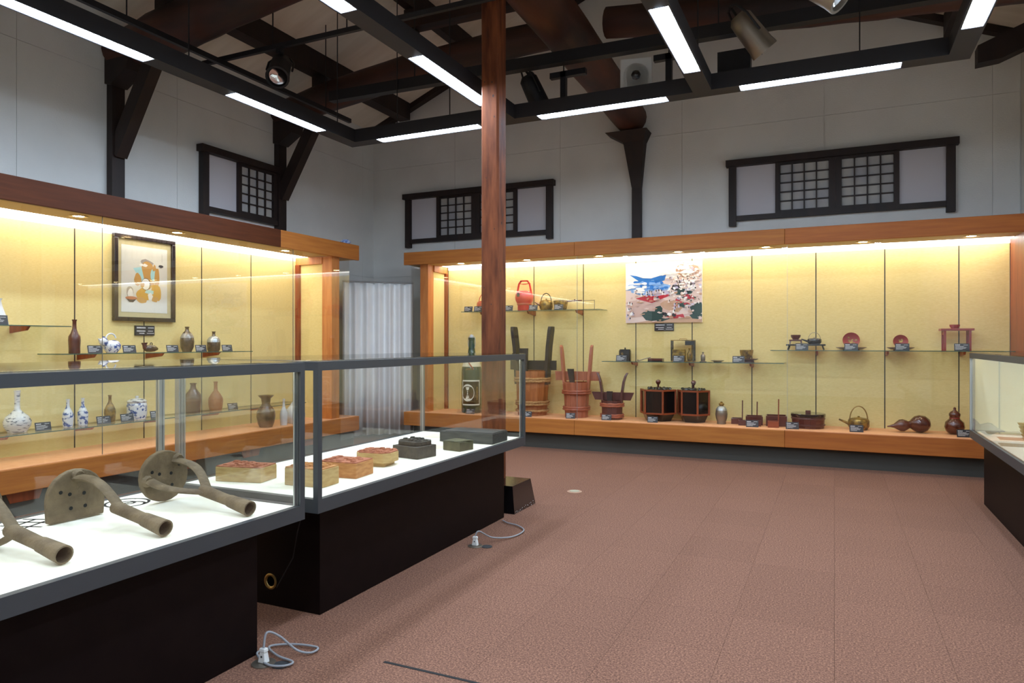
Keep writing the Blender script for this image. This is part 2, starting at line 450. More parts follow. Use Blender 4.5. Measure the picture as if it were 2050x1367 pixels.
def guard(z0, z1, e0, e1, x0=-.27, x1=.35, y0=-.3, y1=.17):
    q = lambda e, z: [(x0 + e, y0 + e, z), (x1 - e, y0 + e, z), (x1 - e, y1 - e, z), (x0 + e, y1 - e, z)]
    return MB().hexa(q(e0, z0), q(e1, z1))
mb = MB()
for p in (((-.27, -.091), (-.3, .17)), ((.091, .35), (-.3, .17)), ((-.091, .091), (.0915, .17))):
    (x0, x1), (y0, y1) = p
    e = .035
    a0 = x0 + e if x0 == -.27 else x0; a1 = x1 - e if x1 == .35 else x1
    b0 = y0 + e if y0 == -.3 else y0; b1 = y1 - e
    mb.hexa([(x0, y0, 0), (x1, y0, 0), (x1, y1, 0), (x0, y1, 0)], [(a0, b0, .235), (a1, b0, .235), (a1, b1, .235), (a0, b1, .235)])
obj('body', mb, 'black_lacquer', t)
mb = MB()
for k in range(26):
    y = random.uniform(-.28, .15); z = abs(random.gauss(0, .012)) + .003; s_ = random.uniform(.003, .007)
    x = .35 - .035 * z / .235 + .0012
    mb.add([(x, y - s_, z), (x, y + s_, z), (x - .0006, y + s_ * .4, z + s_)], [(0, 1, 2)])
obj('scuff_mark', mb, 'white_ink', t)['kind'] = 'stuff'

# ------------------------------------------------------------------ lattice windows
pane_m = MB().box(-.067, .067, 0, .004, -.058, .058).mesh('pane', 'pane')
def window(n, origin, rz, half=False):
    t = struct(bpy.data.objects.new('window_%d' % n, None)); COL.objects.link(t)
    t.location = origin; t.rotation_euler = (0, 0, rz)
    # local: x along the wall, -y into the room, z up
    e = 0.02 if half else 1.345
    B = lambda nm, m, x0, x1, z0, z1, d0, d1: box(nm, m, x0, x1, -d1, -d0, z0, z1, t)
    B('lintel', 'darkwood', -1.345, e, 3.87, 3.955, .002, .11)
    B('sill_rail', 'darkwood', -1.22, e - (0 if half else .12), 3.14, 3.205, .002, .07)
    for s_ in ((-1,) if half else (-1, 1)):
        B('side_post', 'darkwood', s_ * 1.215, s_ * 1.31, 3.07, 3.87, .002, .08)
        B('paper_panel', 'paper', s_ * .72, s_ * 1.215, 3.205, 3.87, .002, .015)
        B('stile', 'darkwood', s_ * .66, s_ * .72, 3.205, 3.87, .002, .055)
        B('stile', 'darkwood', s_ * .0005, s_ * .075, 3.205, 3.87, .002, .055)
        B('bottom_rail', 'darkwood', s_ * .075, s_ * .66, 3.205, 3.24, .002, .05)
        B('top_rail', 'darkwood', s_ * .075, s_ * .66, 3.84, 3.87, .002, .05)
        x0, x1 = .075, .66
        cw = (x1 - x0) / 4; rh = .6 / 5
        for i in range(1, 4): B('lattice_bar', 'darkwood', s_ * (x0 + i * cw - .008), s_ * (x0 + i * cw + .008), 3.24, 3.84, .022, .042)
        for j in range(1, 5): B('lattice_bar', 'darkwood', s_ * x0, s_ * x1, 3.24 + j * rh - .008, 3.24 + j * rh + .008, .02, .04)
        for i in range(4):
            for j in range(5):
                link('pane', pane_m, t, (s_ * (x0 + (i + .5) * cw), -.014, 3.24 + (j + .5) * rh))
window(1, (XL, 7.575, 0), R(90), True)
window(2, (-5.18, YB, 0), 0)
window(3, (.01, YB, 0), 0)

# ------------------------------------------------------------------ hanging light troughs
TZ = 3.86
def trough(label, axis, c, a0, a1, openings, rods):
    t = thing('light_trough', label, 'light', (0, 0, 0))
    def bx(nm, m, u0, u1, v0, v1, z0, z1, p=t):
        return box(nm, m, *((u0, u1, c + v0, c + v1) if axis == 'x' else (c + v0, c + v1, u0, u1)), z0, z1, p)
    mb = MB()
    def add(u0, u1, v0, v1, z0, z1):
        mb.box(*((u0, u1, c + v0, c + v1) if axis == 'x' else (c + v0, c + v1, u0, u1)), z0, z1)
    add(a0, a1, -.085, -.073, TZ, TZ + .15); add(a0, a1, .073, .085, TZ, TZ + .15); add(a0, a1, -.073, .073, TZ + .138, TZ + .15)
    cuts = [a0] + [v for op in openings for v in op] + [a1]
    for p, q in zip(cuts[::2], cuts[1::2]):
        if q - p > .001: add(p, q, -.073, .073, TZ, TZ + .012)
    obj('housing', mb, 'trough_lip', t)
    for p, q in openings:
        f = MB()
        def fa(u0, u1, v0, v1, z0, z1):
            f.box(*((u0, u1, c + v0, c + v1) if axis == 'x' else (c + v0, c + v1, u0, u1)), z0, z1)
        fa(p, q, -.073, -.069, TZ + .004, TZ + .06); fa(p, q, .069, .073, TZ + .004, TZ + .06)
        fa(p, p + .004, -.069, .069, TZ + .002, TZ + .06); fa(q - .004, q, -.069, .069, TZ + .002, TZ + .06)
        fa(p, q, -.069, .069, TZ + .05, TZ + .06)
        lf = obj('lamp_recess', f, 'white_reflector', t)
        u0, u1 = p + .02, q - .045
        sec = [(-.067, .012), (-.055, .003), (-.03, -.003), (0, -.005), (.03, -.003), (.055, .003), (.067, .012)]
        vs = []
        for v, z in sec:
            for u in (u0, u1): vs.append((u, c + v, TZ + z) if axis == 'x' else (c + v, u, TZ + z))
        fs = [(2 * i, 2 * i + 1, 2 * i + 3, 2 * i + 2) if axis == 'y' else (2 * i + 2, 2 * i + 3, 2 * i + 1, 2 * i) for i in range(6)]
        obj('tube_lamp', MB().add(vs, fs), 'lamp_cool', lf)
    for u, zt in rods:
        x, y = (u, c) if axis == 'x' else (c, u)
        obj('hanger_rod', MB().tube([(x, y, TZ + .15), (x, y, zt)], .006, 6), 'black_metal', t)
    return t
YO = [(-1.6, -.3), (.58, 1.88), (2.75, 4.05), (4.92, 6.22)]
trough('long black light trough hanging along the left wall', 'y', -5.22, -2.6, 6.715, YO, [(.3, 5.7), (2.3, 5.7), (4.45, 5.75), (6.5, 5.75)])
trough('black light trough hanging just left of the pillar', 'y', -3.15, -2.6, 6.715, YO, [(.3, 6.4), (2.3, 6.4), (6.5, 6.6)])
trough('black light trough right of the pillar, second from the right', 'y', -1.13, -2.6, 6.715, YO, [(.3, 6.2), (2.3, 6.2), (4.5, 6.2), (6.5, 6.2)])
trough('black light trough at the far right edge', 'y', .94, -2.6, 6.715, YO, [(.3, 5.4), (2.3, 5.4), (4.5, 5.4), (6.5, 5.4)])
trough('black light trough crossing in front of the back wall', 'x', 6.80, -5.305, 1.025, [(-4.845, -3.51), (-2.82, -1.47), (-.80, .52)], [(-4.6, 5.9), (-3.9, 6.3), (.2, 5.8)])

# lighting rails above the troughs
def rail(label, a, b, w=.045, rods=()):
    t = thing('lighting_rail', label, 'rail')
    obj('bar', MB().bar(a, b, w, w * 1.2), 'black_metal', t)
    for (x, y, z0, z1) in rods:
        obj('hanger_rod', MB().tube([(x, y, z0), (x, y, z1)], .007, 6), 'black_metal', t)
rail('thin black rail running above the left light trough', (-5.97, -2.5, 4.5), (-5.97, 7.7, 4.5), rods=[(-5.97, 4.4, 4.52, roofz(-5.97)), (-5.97, 7.2, 4.52, roofz(-5.97))])
rail('thin black rail carrying the left hanging spotlight', (-6.3, 5.56, 4.56), (-1.3, 5.56, 4.56), .04, [(-5.3, 5.56, 4.58, roofz(-5.3)), (-4.35, 5.56, 4.58, roofz(-4.35))])
rail('black rail high above the crossing light trough', (-5.6, 6.86, 4.5), (1.4, 6.86, 4.43), .1, [(-4.4, 6.86, 4.52, roofz(-4.4)), (-1.0, 6.86, 4.48, roofz(-1.0)), (1.0, 6.86, 4.46, roofz(1.0))])
for k, (x, y, lb) in enumerate(((-2.62, 7.0, 'left of'), (-1.5, 7.0, 'right of'))):
    t = thing('rail_hanger', 'black T-shaped hanger %s the log above the crossing trough' % lb, 'bracket')
    obj('post', MB().box(x - .03, x + .03, y - .03, y + .03, 3.98, 4.38), 'black_metal', t)
    obj('cross_arm', MB().box(x - .15, x + .25, y - .03, y + .03, 4.32, 4.38), 'black_metal', t)
    obj('rod', MB().tube([(x, y, 4.38), (x, y, 4.52)], .007, 6), 'black_metal', t)
    obj('foot', MB().box(x - .3, x + .45, y - .1, y - .02, 4.01, 4.05), 'black_metal', t)
t = thing('service_box', 'black box bracket beside the bright trough second from right', 'box')
obj('body', MB().box(-1.02, -.72, 6.92, 7.05, 4.0, 4.28), 'black_metal', t)
obj('arm', MB().box(-.72, -.62, 6.95, 7.02, 4.23, 4.29), 'black_metal', t)

def spotlight(label, top, head, aim, shiny='black_metal'):
    t = thing('spotlight', label, 'spotlight', head)
    a = Vector(aim).normalized()
    q = a.to_track_quat('-Z', 'Y')
    def P(p): return q @ (Vector(p) * 1.28)
    def tr(mb):
        mb.v = [tuple(P(v)) for v in mb.v]; return mb
    prof = [(.0, .155), (.05, .152), (.078, .12), (.082, .03), (.086, -.1), (.092, -.14), (.092, -.155), (.076, -.155), (.07, -.11), (0, -.1)]
    obj('housing', tr(MB().lathe(prof, seg=20)), shiny, t, smooth=40)
    obj('lens', tr(MB().lathe([(0, -.112), (.04, -.118), (.066, -.13), (.069, -.112)], seg=20)), 'chrome', t, smooth=60)
    pts = [(s_ * .098, 0, z) for s_, z in ((-1, -.02), (-1, .12))] + [(-.06, 0, .21), (0, 0, .225), (.06, 0, .21)] + [(.098, 0, .12), (.098, 0, -.02)]
    obj('yoke', tr(MB().tube(pts, .009, 6)), 'black_metal', t, smooth=60)
    tp = Vector(top) - Vector(head)
    obj('stem', MB().tube([P((0, 0, .225)), tp + Vector((0, 0, -.03))], .012, 8), 'black_metal', t)
    obj('clamp', MB().box(tp.x - .03, tp.x + .03, tp.y - .03, tp.y + .03, tp.z - .03, tp.z + .02), 'black_metal', t)
spotlight('black can spotlight hanging over the left light trough', (-5.2, 5.56, 4.515), (-5.17, 5.52, 4.30), (.42, -.62, -.72))
spotlight('shiny metal can spotlight above the right-hand window', (-.72, 6.8, 4.37), (-.66, 6.42, 4.2), (.55, .35, -.75), 'pewter')
spotlight('shiny can spotlight at the top edge of the picture', (-.05, 5.5, 4.25), (-.1, 5.3, 3.98), (.6, -.1, -.5), 'pewter')
spotlight('dark spotlight half hidden behind the pillar', (-3.0, 6.99, 4.41), (-3.0, 7.1, 4.25), (.3, .3, -.8))
t = thing('ceiling_speaker', 'square pale plate with a clear dome above the crossing trough', 'speaker', (-1.83, 6.98, 4.22), R(12))
obj('plate', MB().box(-.16, .16, 0, .05, -.17, .17), 'white_plastic', t, bevel=.01)
obj('dome', MB().lathe([(.13, 0), (.125, .035), (.1, .075), (.055, .1), (0, .11)], seg=24), 'glass', t, (0, 0, -.02), (R(90), 0, 0), smooth=60)
obj('camera_ball', MB().lathe([(0, -.05), (.035, -.035), (.05, 0), (.035, .035), (0, .05)], seg=16), 'black_lacquer', t, (0, -.04, -.02), smooth=60)
obj('bracket', MB().box(-.03, .03, .0, .05, -.185, -.17), 'black_metal', t)

# ------------------------------------------------------------------ built-in wall cases
def wall_case(label, mp, u0, u1, g0, g1, joints, p0, p1, seams, boards, downs, woodf, end, ht=2.885):
    """mp maps (along u, depth v from the front, z) to world; the front of slab and header is v=0"""
    t = thing('wall_case', label, 'display case')
    def bx(nm, m, ua, ub, va, vb, za, zb, p=t, bevel=0):
        a = mp(ua, va); b = mp(ub, vb)
        return box(nm, m, a[0], b[0], a[1], b[1], za, zb, p, bevel)
    D = .76
    bx('plinth', 'plinth', u0 + .12, u1, .1, D, 0, .22)
    cuts = [u0] + boards + [u1]
    for k, (a, b) in enumerate(zip(cuts, cuts[1:])):
        bx('base_board', woodf(k)[1], a + .001, b - .001, 0, D, .22, .425, bevel=.006)
        bx('header_board', woodf(k)[0], a + .001, b - .001, 0, .04, 2.692, ht, bevel=.006)
        bx('header_top', woodf(k)[0], a + .001, b - .001, .04, D, ht - .025, ht)
    bx('deck_sheet', 'deck', u0 + .03, u1 - .03, .03, D, .425, .43)
    bx('soffit', 'soffit', u0 + .02, u1 - .02, .04, .46, 2.70, 2.715)
    bx('lamp_trough_back', 'white_reflector', p0, p1, .46, D, 2.74, 2.75)
    z = 2.704
    a = mp(p0, .465); b = mp(p1, .70)
    obj('cove_lamp', MB().add([(a[0], a[1], z), (b[0], a[1], z), (b[0], b[1], z), (a[0], b[1], z)], [(3, 2, 1, 0)]), 'lamp_cove', t)
    js = [p0] + joints + [p1]
    for a, b in zip(js, js[1:]):
        bx('back_panel', 'panel', a + .006, b - .006, .70, .72, .43, 2.655)
    bx('cove_strip', 'white_reflector', p0, p1, .70, .715, 2.655, 2.74)
    for a in joints:
        bx('joint_channel', 'joint', a - .006, a + .006, .6985, .702, .43, 2.655)
    # glass front
    ss = [g0] + seams + [g1]
    for a, b in zip(ss, ss[1:]):
        bx('glass_pane', 'glass', a + .0015, b - .0015, .046, .054, .43, 2.70)
    for a in seams:
        bx('glass_joint', 'silver', a - .0015, a + .0015, .046, .054, .43, 2.70)
    for u in downs:
        c = mp(u, .235)
        d = thing_part('downlight', t)
        obj('ring', MB().lathe([(.05, 2.6995), (.078, 2.6995), (.082, 2.697), (.078, 2.693), (.052, 2.696)], (c[0], c[1], 0), 24, ring=True), 'brass', d, smooth=60)
        obj('lens', MB().add([(c[0] + .05 * math.cos(q * PI / 8), c[1] + .05 * math.sin(q * PI / 8), 2.6993) for q in range(16)], [tuple(range(15, -1, -1))]), 'lamp_warm', d)
    end(bx)
    return t
def thing_part(name, parent):
    o = bpy.data.objects.new(name, None); COL.objects.link(o); o.parent = parent; o.empty_display_size = .05
    return o

def end_back(bx):
    bx('jamb', 'jamb', -5.83, -5.69, .13, .29, .43, 2.70)
    bx('side_panel', 'panel', -5.72, -5.70, .29, .64, .43, 2.70)
    bx('inner_jamb', 'jamb_red', -5.72, -5.66, .64, .70, .43, 2.60)
    bx('side_rail', 'jamb', -5.72, -5.67, .29, .70, 2.60, 2.70)
    bx('glass_side', 'glass', -5.944, -5.936, .056, .70, .43, 2.70)
    bx('jamb', 'jamb_red', 1.86, 1.93, .05, .70, .43, 2.70)
CB = wall_case('long wooden wall display case with glass front along the back wall', lambda u, v: (u, 9.12 + v), -6.05, 1.95, -5.94, 1.86,
               [-4.95, -4.158, -3.366, -2.577, -1.785, -1.0, -.216, .568, 1.35], -5.66, 1.86, [-3.234, -.523], [-3.26, -.55],
               [-5.17 + 1.096 * k for k in range(7)], lambda k: [('case_wood', 'case_wood'), ('case_wood', 'case_wood'), ('case_wood_edge_shade', 'case_wood_edge_shade')][k], end_back)
def end_left(bx):
    bx('jamb', 'jamb', 7.80, 7.96, .06, .23, .43, 2.70)
    bx('side_panel', 'panel', 7.82, 7.84, .23, .64, .43, 2.70)
    bx('inner_jamb', 'jamb_red', 7.78, 7.84, .63, .70, .43, 2.60)
    bx('side_rail', 'jamb', 7.79, 7.84, .23, .70, 2.60, 2.70)
    bx('glass_side', 'glass', 8.166, 8.174, .056, .70, .43, 2.70)
CL = wall_case('wooden wall display case with glass front along the left wall', lambda u, v: (-6.3 - v, u), -2.7, 8.34, -2.6, 8.17,
               [-1.74, -.95, -.16, .62, 1.41, 2.2, 2.99, 3.79, 4.585, 5.37, 6.153, 6.945], -2.55, 7.80, [-.7, 1.85, 4.428, 7.02], [-.4, 3.0, 6.75],
               [-2.27, -1.17, -.07, 1.03, 2.13, 3.22, 4.32, 5.42, 7.08], lambda k: [('case_wood_shade', 'case_wood_y'), ('case_wood_shade', 'case_wood_y'), ('case_wood_shade', 'case_wood_y'), ('case_wood_y', 'case_wood_y')][k], end_left, 2.91)
for y in (.5, 2.1, 3.75, 5.4, 6.35, 7.4):
    obj('bracket_block', MB().prism([(y - .16, .22), (y + .16, .22), (y + .12, .12), (y - .12, .12)], -6.42, -6.395, 'x'), 'jamb_red', CL)

# ------------------------------------------------------------------ curtain in the corner
A = Vector((-6.86, 8.66)); Bp = Vector((-6.08, 9.44))
n = 120; d = (Bp - A).normalized(); nn = Vector((-d.y, d.x)) * -1
vs = []; fs = []
for row, (z, am) in enumerate(((.06, .056), (.8, .054), (1.6, .052), (2.3, .046), (2.42, .04))):
    for i in range(n + 1):
        u = i / n; ph = u * 2 * PI * 6.5 + .4 * math.sin(u * 9)
        off = am * math.sin(ph + .3 * math.sin(ph)) + .004 * math.sin(u * 11 + row * .4)
        p = A.lerp(Bp, u) + nn * off
        vs.append((p.x, p.y, z))
for r_ in range(4):
    for i in range(n):
        a = r_ * (n + 1) + i
        fs.append((a, a + 1, a + n + 2, a + n + 1))
t = thing('curtain', 'pale grey pleated curtain closing the corner between the two wall cases', 'curtain')
c = obj('cloth', MB().add(vs, fs), 'curtain', t, smooth=80)
md = c.modifiers.new('thick', 'SOLIDIFY'); md.thickness = .004
obj('curtain_rod', MB().tube([(A.x, A.y, 2.44), (Bp.x, Bp.y, 2.44)], .012, 8), 'silver', t)
for i in range(8):
    p = A.lerp(Bp, (i + .5) / 8)
    obj('hook', MB().tube([(p.x, p.y, 2.45), (p.x, p.y, 2.40)], .006, 6), 'silver', t)
tag(obj('plastic_bag', MB().lathe([(.0, 0), (.07, .005), (.09, .03), (.05, .06), (.02, .05), (0, .065)], (-6.38, 8.12, 2.91), 9, sx=1.0, sy=.7), 'blue_bag'), 'small crumpled blue bag lying on top of the left case', 'bag')

# ------------------------------------------------------------------ free-standing showcases
def showcase(label, x0, x1, y0, y1, base, backend=None, lamps=(True, True)):
    t = thing('showcase', label, 'display case', ((x0 + x1) / 2, (y0 + y1) / 2, 0))
    ox, oy = (x0 + x1) / 2, (y0 + y1) / 2
    hx, hy = (x1 - x0) / 2, (y1 - y0) / 2
    def bx(nm, m, *c, bevel=0, p=t): return box(nm, m, *c, p, bevel)
    b = base
    bx('base_cabinet', 'black_base', b[0] - ox, b[1] - ox, b[2] - oy, b[3] - oy, 0, .61)
    w = .032
    for nm, z0, z1, ww in (('bottom_rail', .61, .682, .034), ('top_rail', 1.352, 1.398, .034)):
        bx(nm, 'grey_metal', -hx, hx, -hy, -hy + ww, z0, z1); bx(nm, 'grey_metal', -hx, hx, hy - ww, hy, z0, z1)
        bx(nm, 'grey_metal', -hx, -hx + ww, -hy + ww, hy - ww, z0, z1); bx(nm, 'grey_metal', hx - ww, hx, -hy + ww, hy - ww, z0, z1)
    for sx in (-1, 1):
        for sy in (-1, 1):
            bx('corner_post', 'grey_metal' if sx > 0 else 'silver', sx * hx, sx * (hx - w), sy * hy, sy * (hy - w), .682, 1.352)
            bx('post_liner', 'silver', sx * (hx - w), sx * (hx - w - .008), sy * (hy - w), sy * (hy - w - .008), .682, 1.352)
    bx('deck', 'white_deck', -hx + .034, hx - .034, -hy + .034, hy - .034, .66, .68)
    bx('glass_pane', 'glass', hx - .016, hx - .010, -hy + w, hy - w, .682, 1.352)
    bx('glass_pane', 'glass', -hx + .010, -hx + .016, -hy + w, hy - w, .682, 1.352)
    bx('glass_pane', 'glass', -hx + w, hx - w, -hy + .010, -hy + .016, .682, 1.352)
    if backend: bx('end_board', 'white_board', -hx + w, hx - w, hy - .03, hy - .01, .682, 1.352)
    else: bx('glass_pane', 'glass', -hx + w, hx - w, hy - .016, hy - .010, .682, 1.352)
    bx('glass_top', 'glass', -hx + .004, hx - .004, -hy + .004, hy - .004, 1.399, 1.405)
    for s_, on in zip((-1, 1), lamps):
        if not on: continue
        xi, xo = s_ * (hx - .075), s_ * (hx - .04)
        xi, xo = min(xi, xo), max(xi, xo)
        ls = bx('lamp_strip', 'white_reflector', xi, xo, -hy + .05, hy - .05, 1.37, 1.385)
        obj('tube_lamp', MB().add([(xi + .004, -hy + .06, 1.369), (xo - .004, -hy + .06, 1.369), (xo - .004, hy - .06, 1.369), (xi + .004, hy - .06, 1.369)], [(3, 2, 1, 0)]), 'lamp_case', ls)
    return t
S1 = showcase('glass showcase with iron tools nearest the camera', -3.46, -2.42, -.1, 2.76, (-3.3, -2.52, .05, 2.54))
S2 = showcase('glass showcase with carved stamps beside the pillar', -3.48, -2.43, 2.87, 5.55, (-3.33, -2.57, 3.05, 5.41))
S3 = showcase('glass showcase with white end board by the right wall', 1.15, 1.94, 2.4, 7.75, (1.26, 1.9, 2.6, 7.72), backend=True)
# cable hole on the end of the second base
h = thing_part('cable_hole', S2)
h.location = (-2.92 + 2.955, 3.049 - 4.21, .137)
obj('ring', MB().lathe([(.028, 0), (.044, 0), (.046, .006), (.040, .010), (.030, .006)], seg=20, ring=True), 'brass', h, (0, 0, 0), (R(90), 0, 0), smooth=60)
obj('opening', MB().lathe([(0, .001), (.029, .001)], seg=20), 'ink', h, (0, 0, 0), (R(90), 0, 0))
tag(obj('thin_cord', MB().tube([(-2.66, 3.03, .60), (-2.70, 3.02, .45), (-2.74, 3.03, .30), (-2.85, 3.02, .12)], .003, 6), 'black_metal'), 'thin dark cord hanging in the gap between the two showcases', 'cord')

# painted marks on the white deck (ink strokes laid flat)
def strokes(parent, pts_list, wid, label):
    mb = MB()
    for pts in pts_list:
        for (a, b) in zip(pts, pts[1:]):
            a = Vector((*a, 0)); b = Vector((*b, 0)); dd = (b - a).normalized(); nn = Vector((-dd.y, dd.x, 0)) * wid / 2
            mb.add([a - nn, b - nn, b + nn, a + nn], [(0, 1, 2, 3)])
    return mb
arc = lambda cx, cy, r, a0, a1, k=14: [(cx + r * math.cos(R(a0 + (a1 - a0) * i / k)), cy + r * math.sin(R(a0 + (a1 - a0) * i / k))) for i in range(k + 1)]
o = obj('crest_mark', strokes(S1, [arc(0, 0, .10, 0, 360, 28), arc(0, 0, .035, 200, 560, 20), arc(.05, 0, .05, 0, 250), arc(-.04, .03, .055, 90, 330)], .014, ''), 'ink', None, (-3.28, 2.42, .6806))
tag(o, 'black swirling ring crest on the white deck beside the round tool', 'crest mark')
o = obj('crest_mark', strokes(S1, [[(-.1, -.03), (.1, -.03)], [(-.1, .04), (.1, .04)], [(-.03, -.1), (-.03, .1)], [(.04, -.1), (.04, .1)], [(-.09, .09), (.09, .1)]], .014, ''), 'ink', None, (-3.3, 1.94, .6806), (0, 0, R(20)))
tag(o, 'black crossed-line mark on the white deck beside the arched tool', 'crest mark')
o = obj('crest_mark', strokes(S1, [[(-.1, 0), (.1, .02)], [(0, -.1), (.02, .1)], [(-.08, .07), (.08, .08)]], .014, ''), 'ink', None, (-3.34, 1.5, .6806), (0, 0, R(10)))
tag(o, 'black brush mark on the white deck by the leftmost tool', 'crest mark')

# iron tools: plate, forked prongs, socket tube; local x runs from plate to socket end
def iron_tool(label, loc, rz, arched, L=.62, r=.13, prong=((.0, .09), (.0, -.09))):
    t = thing('iron_tool', label, 'tool', loc, rz)
    th = .034
    if arched:
        poly = [(-.125, .005), (.125, .005), (.13, .08)] + [(r * math.cos(R(a)), .105 + r * math.sin(R(a))) for a in range(0, 181, 15)] + [(-.13, .08)]
        zc = .11
    else:
        poly = [(r * math.cos(R(a)), .135 + r * math.sin(R(a))) for a in range(0, 360, 15)]
        zc = .135
    pl = obj('plate', MB().prism(poly, -th, 0, 'x'), 'iron', t, bevel=.006)
    mb = MB()
    for (y, z) in ((.03, zc + .01), (-.035, zc + .015), (.035, zc - .05), (-.03, zc - .05), (.075, zc + .05), (-.075, zc + .03)):
        mb.add([(.001, y + .009 * math.cos(q * PI / 4), z + .009 * math.sin(q * PI / 4)) for q in range(8)], [tuple(range(8))])
    obj('rivet_hole', mb, 'ink', pl)
    zj = .085
    xj = L * .52
    for (y, dz) in prong:
        p0 = Vector((0, y, zc + dz)); p3 = Vector((xj, 0, zj))
        pts = []
        for k in range(9):
            u = k / 8
            a = p0.lerp(p3, u)
            bow = math.sin(PI * u) * .045
            a += Vector((.0, y, dz)).normalized() * bow if (abs(y) + abs(dz)) > 0 else Vector()
            pts.append(a)
        obj('prong', MB().tube(pts, [.03, .03, .029, .028, .027, .026, .025, .025, .026], 10, flat=.5), 'iron', t, smooth=50)
        obj('boss', MB().tube([(-.002, y * 1.12, zc + dz * 1.12), (.02, y * 1.12, zc + dz * 1.12)], [.032, .022], 9), 'iron', t, smooth=40)
    # socket tube, open at the end
    ax = Vector((L - xj, 0, .038 - zj)).normalized()
    m4 = ax.to_track_quat('Z', 'Y')
    ln = (Vector((L, 0, .038)) - Vector((xj, 0, zj))).length
    prof = [(0, -.05), (.028, -.04), (.027, .05), (.026, ln * .5), (.03, ln * .55), (.036, ln), (.030, ln), (.026, ln - .10), (0, ln - .11)]
    mb = MB().lathe(prof, seg=18)
    mb.v = [tuple(m4 @ Vector(v) + Vector((xj, 0, zj))) for v in mb.v]
    obj('socket', mb, 'iron', t, smooth=40)
    return t
D0 = .6805
iron_tool('rusty iron tool cut off by the left picture edge', (-3.19, 1.655, D0), R(-1), False)
iron_tool('rusty iron tool with a flat-bottomed arched plate and thick socket', (-3.17, 2.09, D0), R(-3), True, prong=((0, .085),))
iron_tool('rusty iron tool with a round plate and forked socket handle', (-3.11, 2.51, D0), R(-4), False, prong=((.06, .07), (-.09, -.01)))

# carved stamps and blocks in the second showcase
def relief(mb, x0, x1, y0, y1, z, h, nx, ny, mi=1, p=.75):
    dx = (x1 - x0) / nx; dy = (y1 - y0) / ny
    for i in range(nx):
        for j in range(ny):
            if random.random() < p:
                a = random.uniform(.05, .25); k = random.uniform(.5, 1)
                xa, xb, ya, yb = x0 + (i + a) * dx, x0 + (i + 1 - a * .5) * dx, y0 + (j + a * .6) * dy, y0 + (j + 1 - a) * dy
                mb.hexa([(xa, ya, z), (xb, ya, z), (xb, yb, z), (xa, yb, z)], [(xa + dx * .1, ya + dy * .1, z + h * k), (xb - dx * .1, ya + dy * .1, z + h * k), (xb - dx * .1, yb - dy * .1, z + h * k), (xa + dx * .1, yb - dy * .1, z + h * k)], mi)
    return mb
def stamp(label, loc, rz, sx, sy, h, m1, m2, poly=None, foot=None):
    t = thing('wood_stamp', label, 'stamp', loc, rz)
    poly = poly or [(-.5, -.5), (.5, -.5), (.5, .5), (-.5, .5)]
    z0 = 0
    if foot:
        box('foot', m1, -sx * .36, sx * .36, -sy * .4, sy * .36, 0, foot, t, .003); z0 = foot
    obj('block', MB().prism([(p[0] * sx, p[1] * sy) for p in poly], z0, h, 'z'), m1, t, bevel=.004)
    mb = MB()
    mb.prism([(p[0] * sx * .97, p[1] * sy * .97) for p in poly], h, h + .006, 'z')
    relief(mb, -sx * .42, sx * .42, -sy * .42, sy * .42, h + .006, .012, 5, 4, 0)
    obj('carved_face', mb, m2, t)
    return t
oct_ = [(-.5, -.3), (-.35, -.5), (.35, -.5), (.5, -.3), (.5, .3), (.35, .5), (-.35, .5), (-.5, .3)]
stamp('oblong wooden stamp with red face at the left end', (-3.19, 3.13, D0), R(12), .30, .17, .085, 'wood_block', 'red_ink_top')
stamp('pale wooden stamp just inside the showcase corner post', (-2.745, 3.19, D0), R(4), .26, .16, .10, 'wood_block', 'wood_block_warm')
stamp('warm wooden stamp with red carved face beside the pale one', (-2.745, 3.50, D0), R(5), .27, .2, .09, 'wood_block_warm', 'red_ink_top')
stamp('eight-sided wooden stamp with red face on a small foot', (-2.78, 3.88, D0), R(8), .25, .2, .09, 'wood_block', 'red_ink_top', oct_, .025)
t = thing('wood_stamp', 'black two-tier carved stamp in the middle of the row', 'stamp', (-2.74, 4.27, D0), R(-10))
box('block', 'black_block', -.12, .12, -.1, .1, 0, .085, t, .004)
obj('upper_tier', MB().prism([(p[0] * .22 - .01, p[1] * .18 + .015) for p in oct_], .085, .115, 'z'), 'black_block', t, bevel=.004)
obj('carved_face', relief(MB(), -.1, .09, -.06, .09, .115, .014, 6, 4, 0), 'black_block', t)
t = thing('wood_stamp', 'small olive stamp with paper scrap on its top', 'stamp', (-2.61, 4.68, D0), R(-12))
box('block', 'olive_block', -.085, .085, -.08, .08, 0, .07, t, .004)
obj('paper_scrap', MB().add([(-.09, -.07, .0715), (.06, -.09, .073), (.1, .05, .075), (.0, .08, .0725), (-.08, .06, .074)], [(0, 1, 2, 3, 4)]).add([(-.09, -.07, .0705), (.06, -.09, .072), (.1, .05, .074), (.0, .08, .0715), (-.08, .06, .073)], [(4, 3, 2, 1, 0)]), 'olive_block', t)
t = thing('printing_board', 'long dark grey wooden box at the far end of the showcase', 'box', (-2.72, 5.15, D0), R(0))
box('body', 'grey_block', -.25, .24, -.14, .14, 0, .085, t, .004)
box('worn_top', 'grey_block', -.2, .235, -.13, .13, .085, .09, t)
tag(obj('paper_sheet', MB().box(-.14, .14, -.11, .11, 0, .002), 'sheet', None, (-3.1, 5.3, D0), (0, 0, R(8))), 'cream paper sheet behind the long dark box', 'paper')
tag(obj('paper_sheet', MB().box(-.1, .1, -.08, .08, 0, .002), 'sheet', None, (-2.86, 4.72, D0), (0, 0, R(-20))), 'cream paper slip between the black stamp and the olive stamp', 'paper')
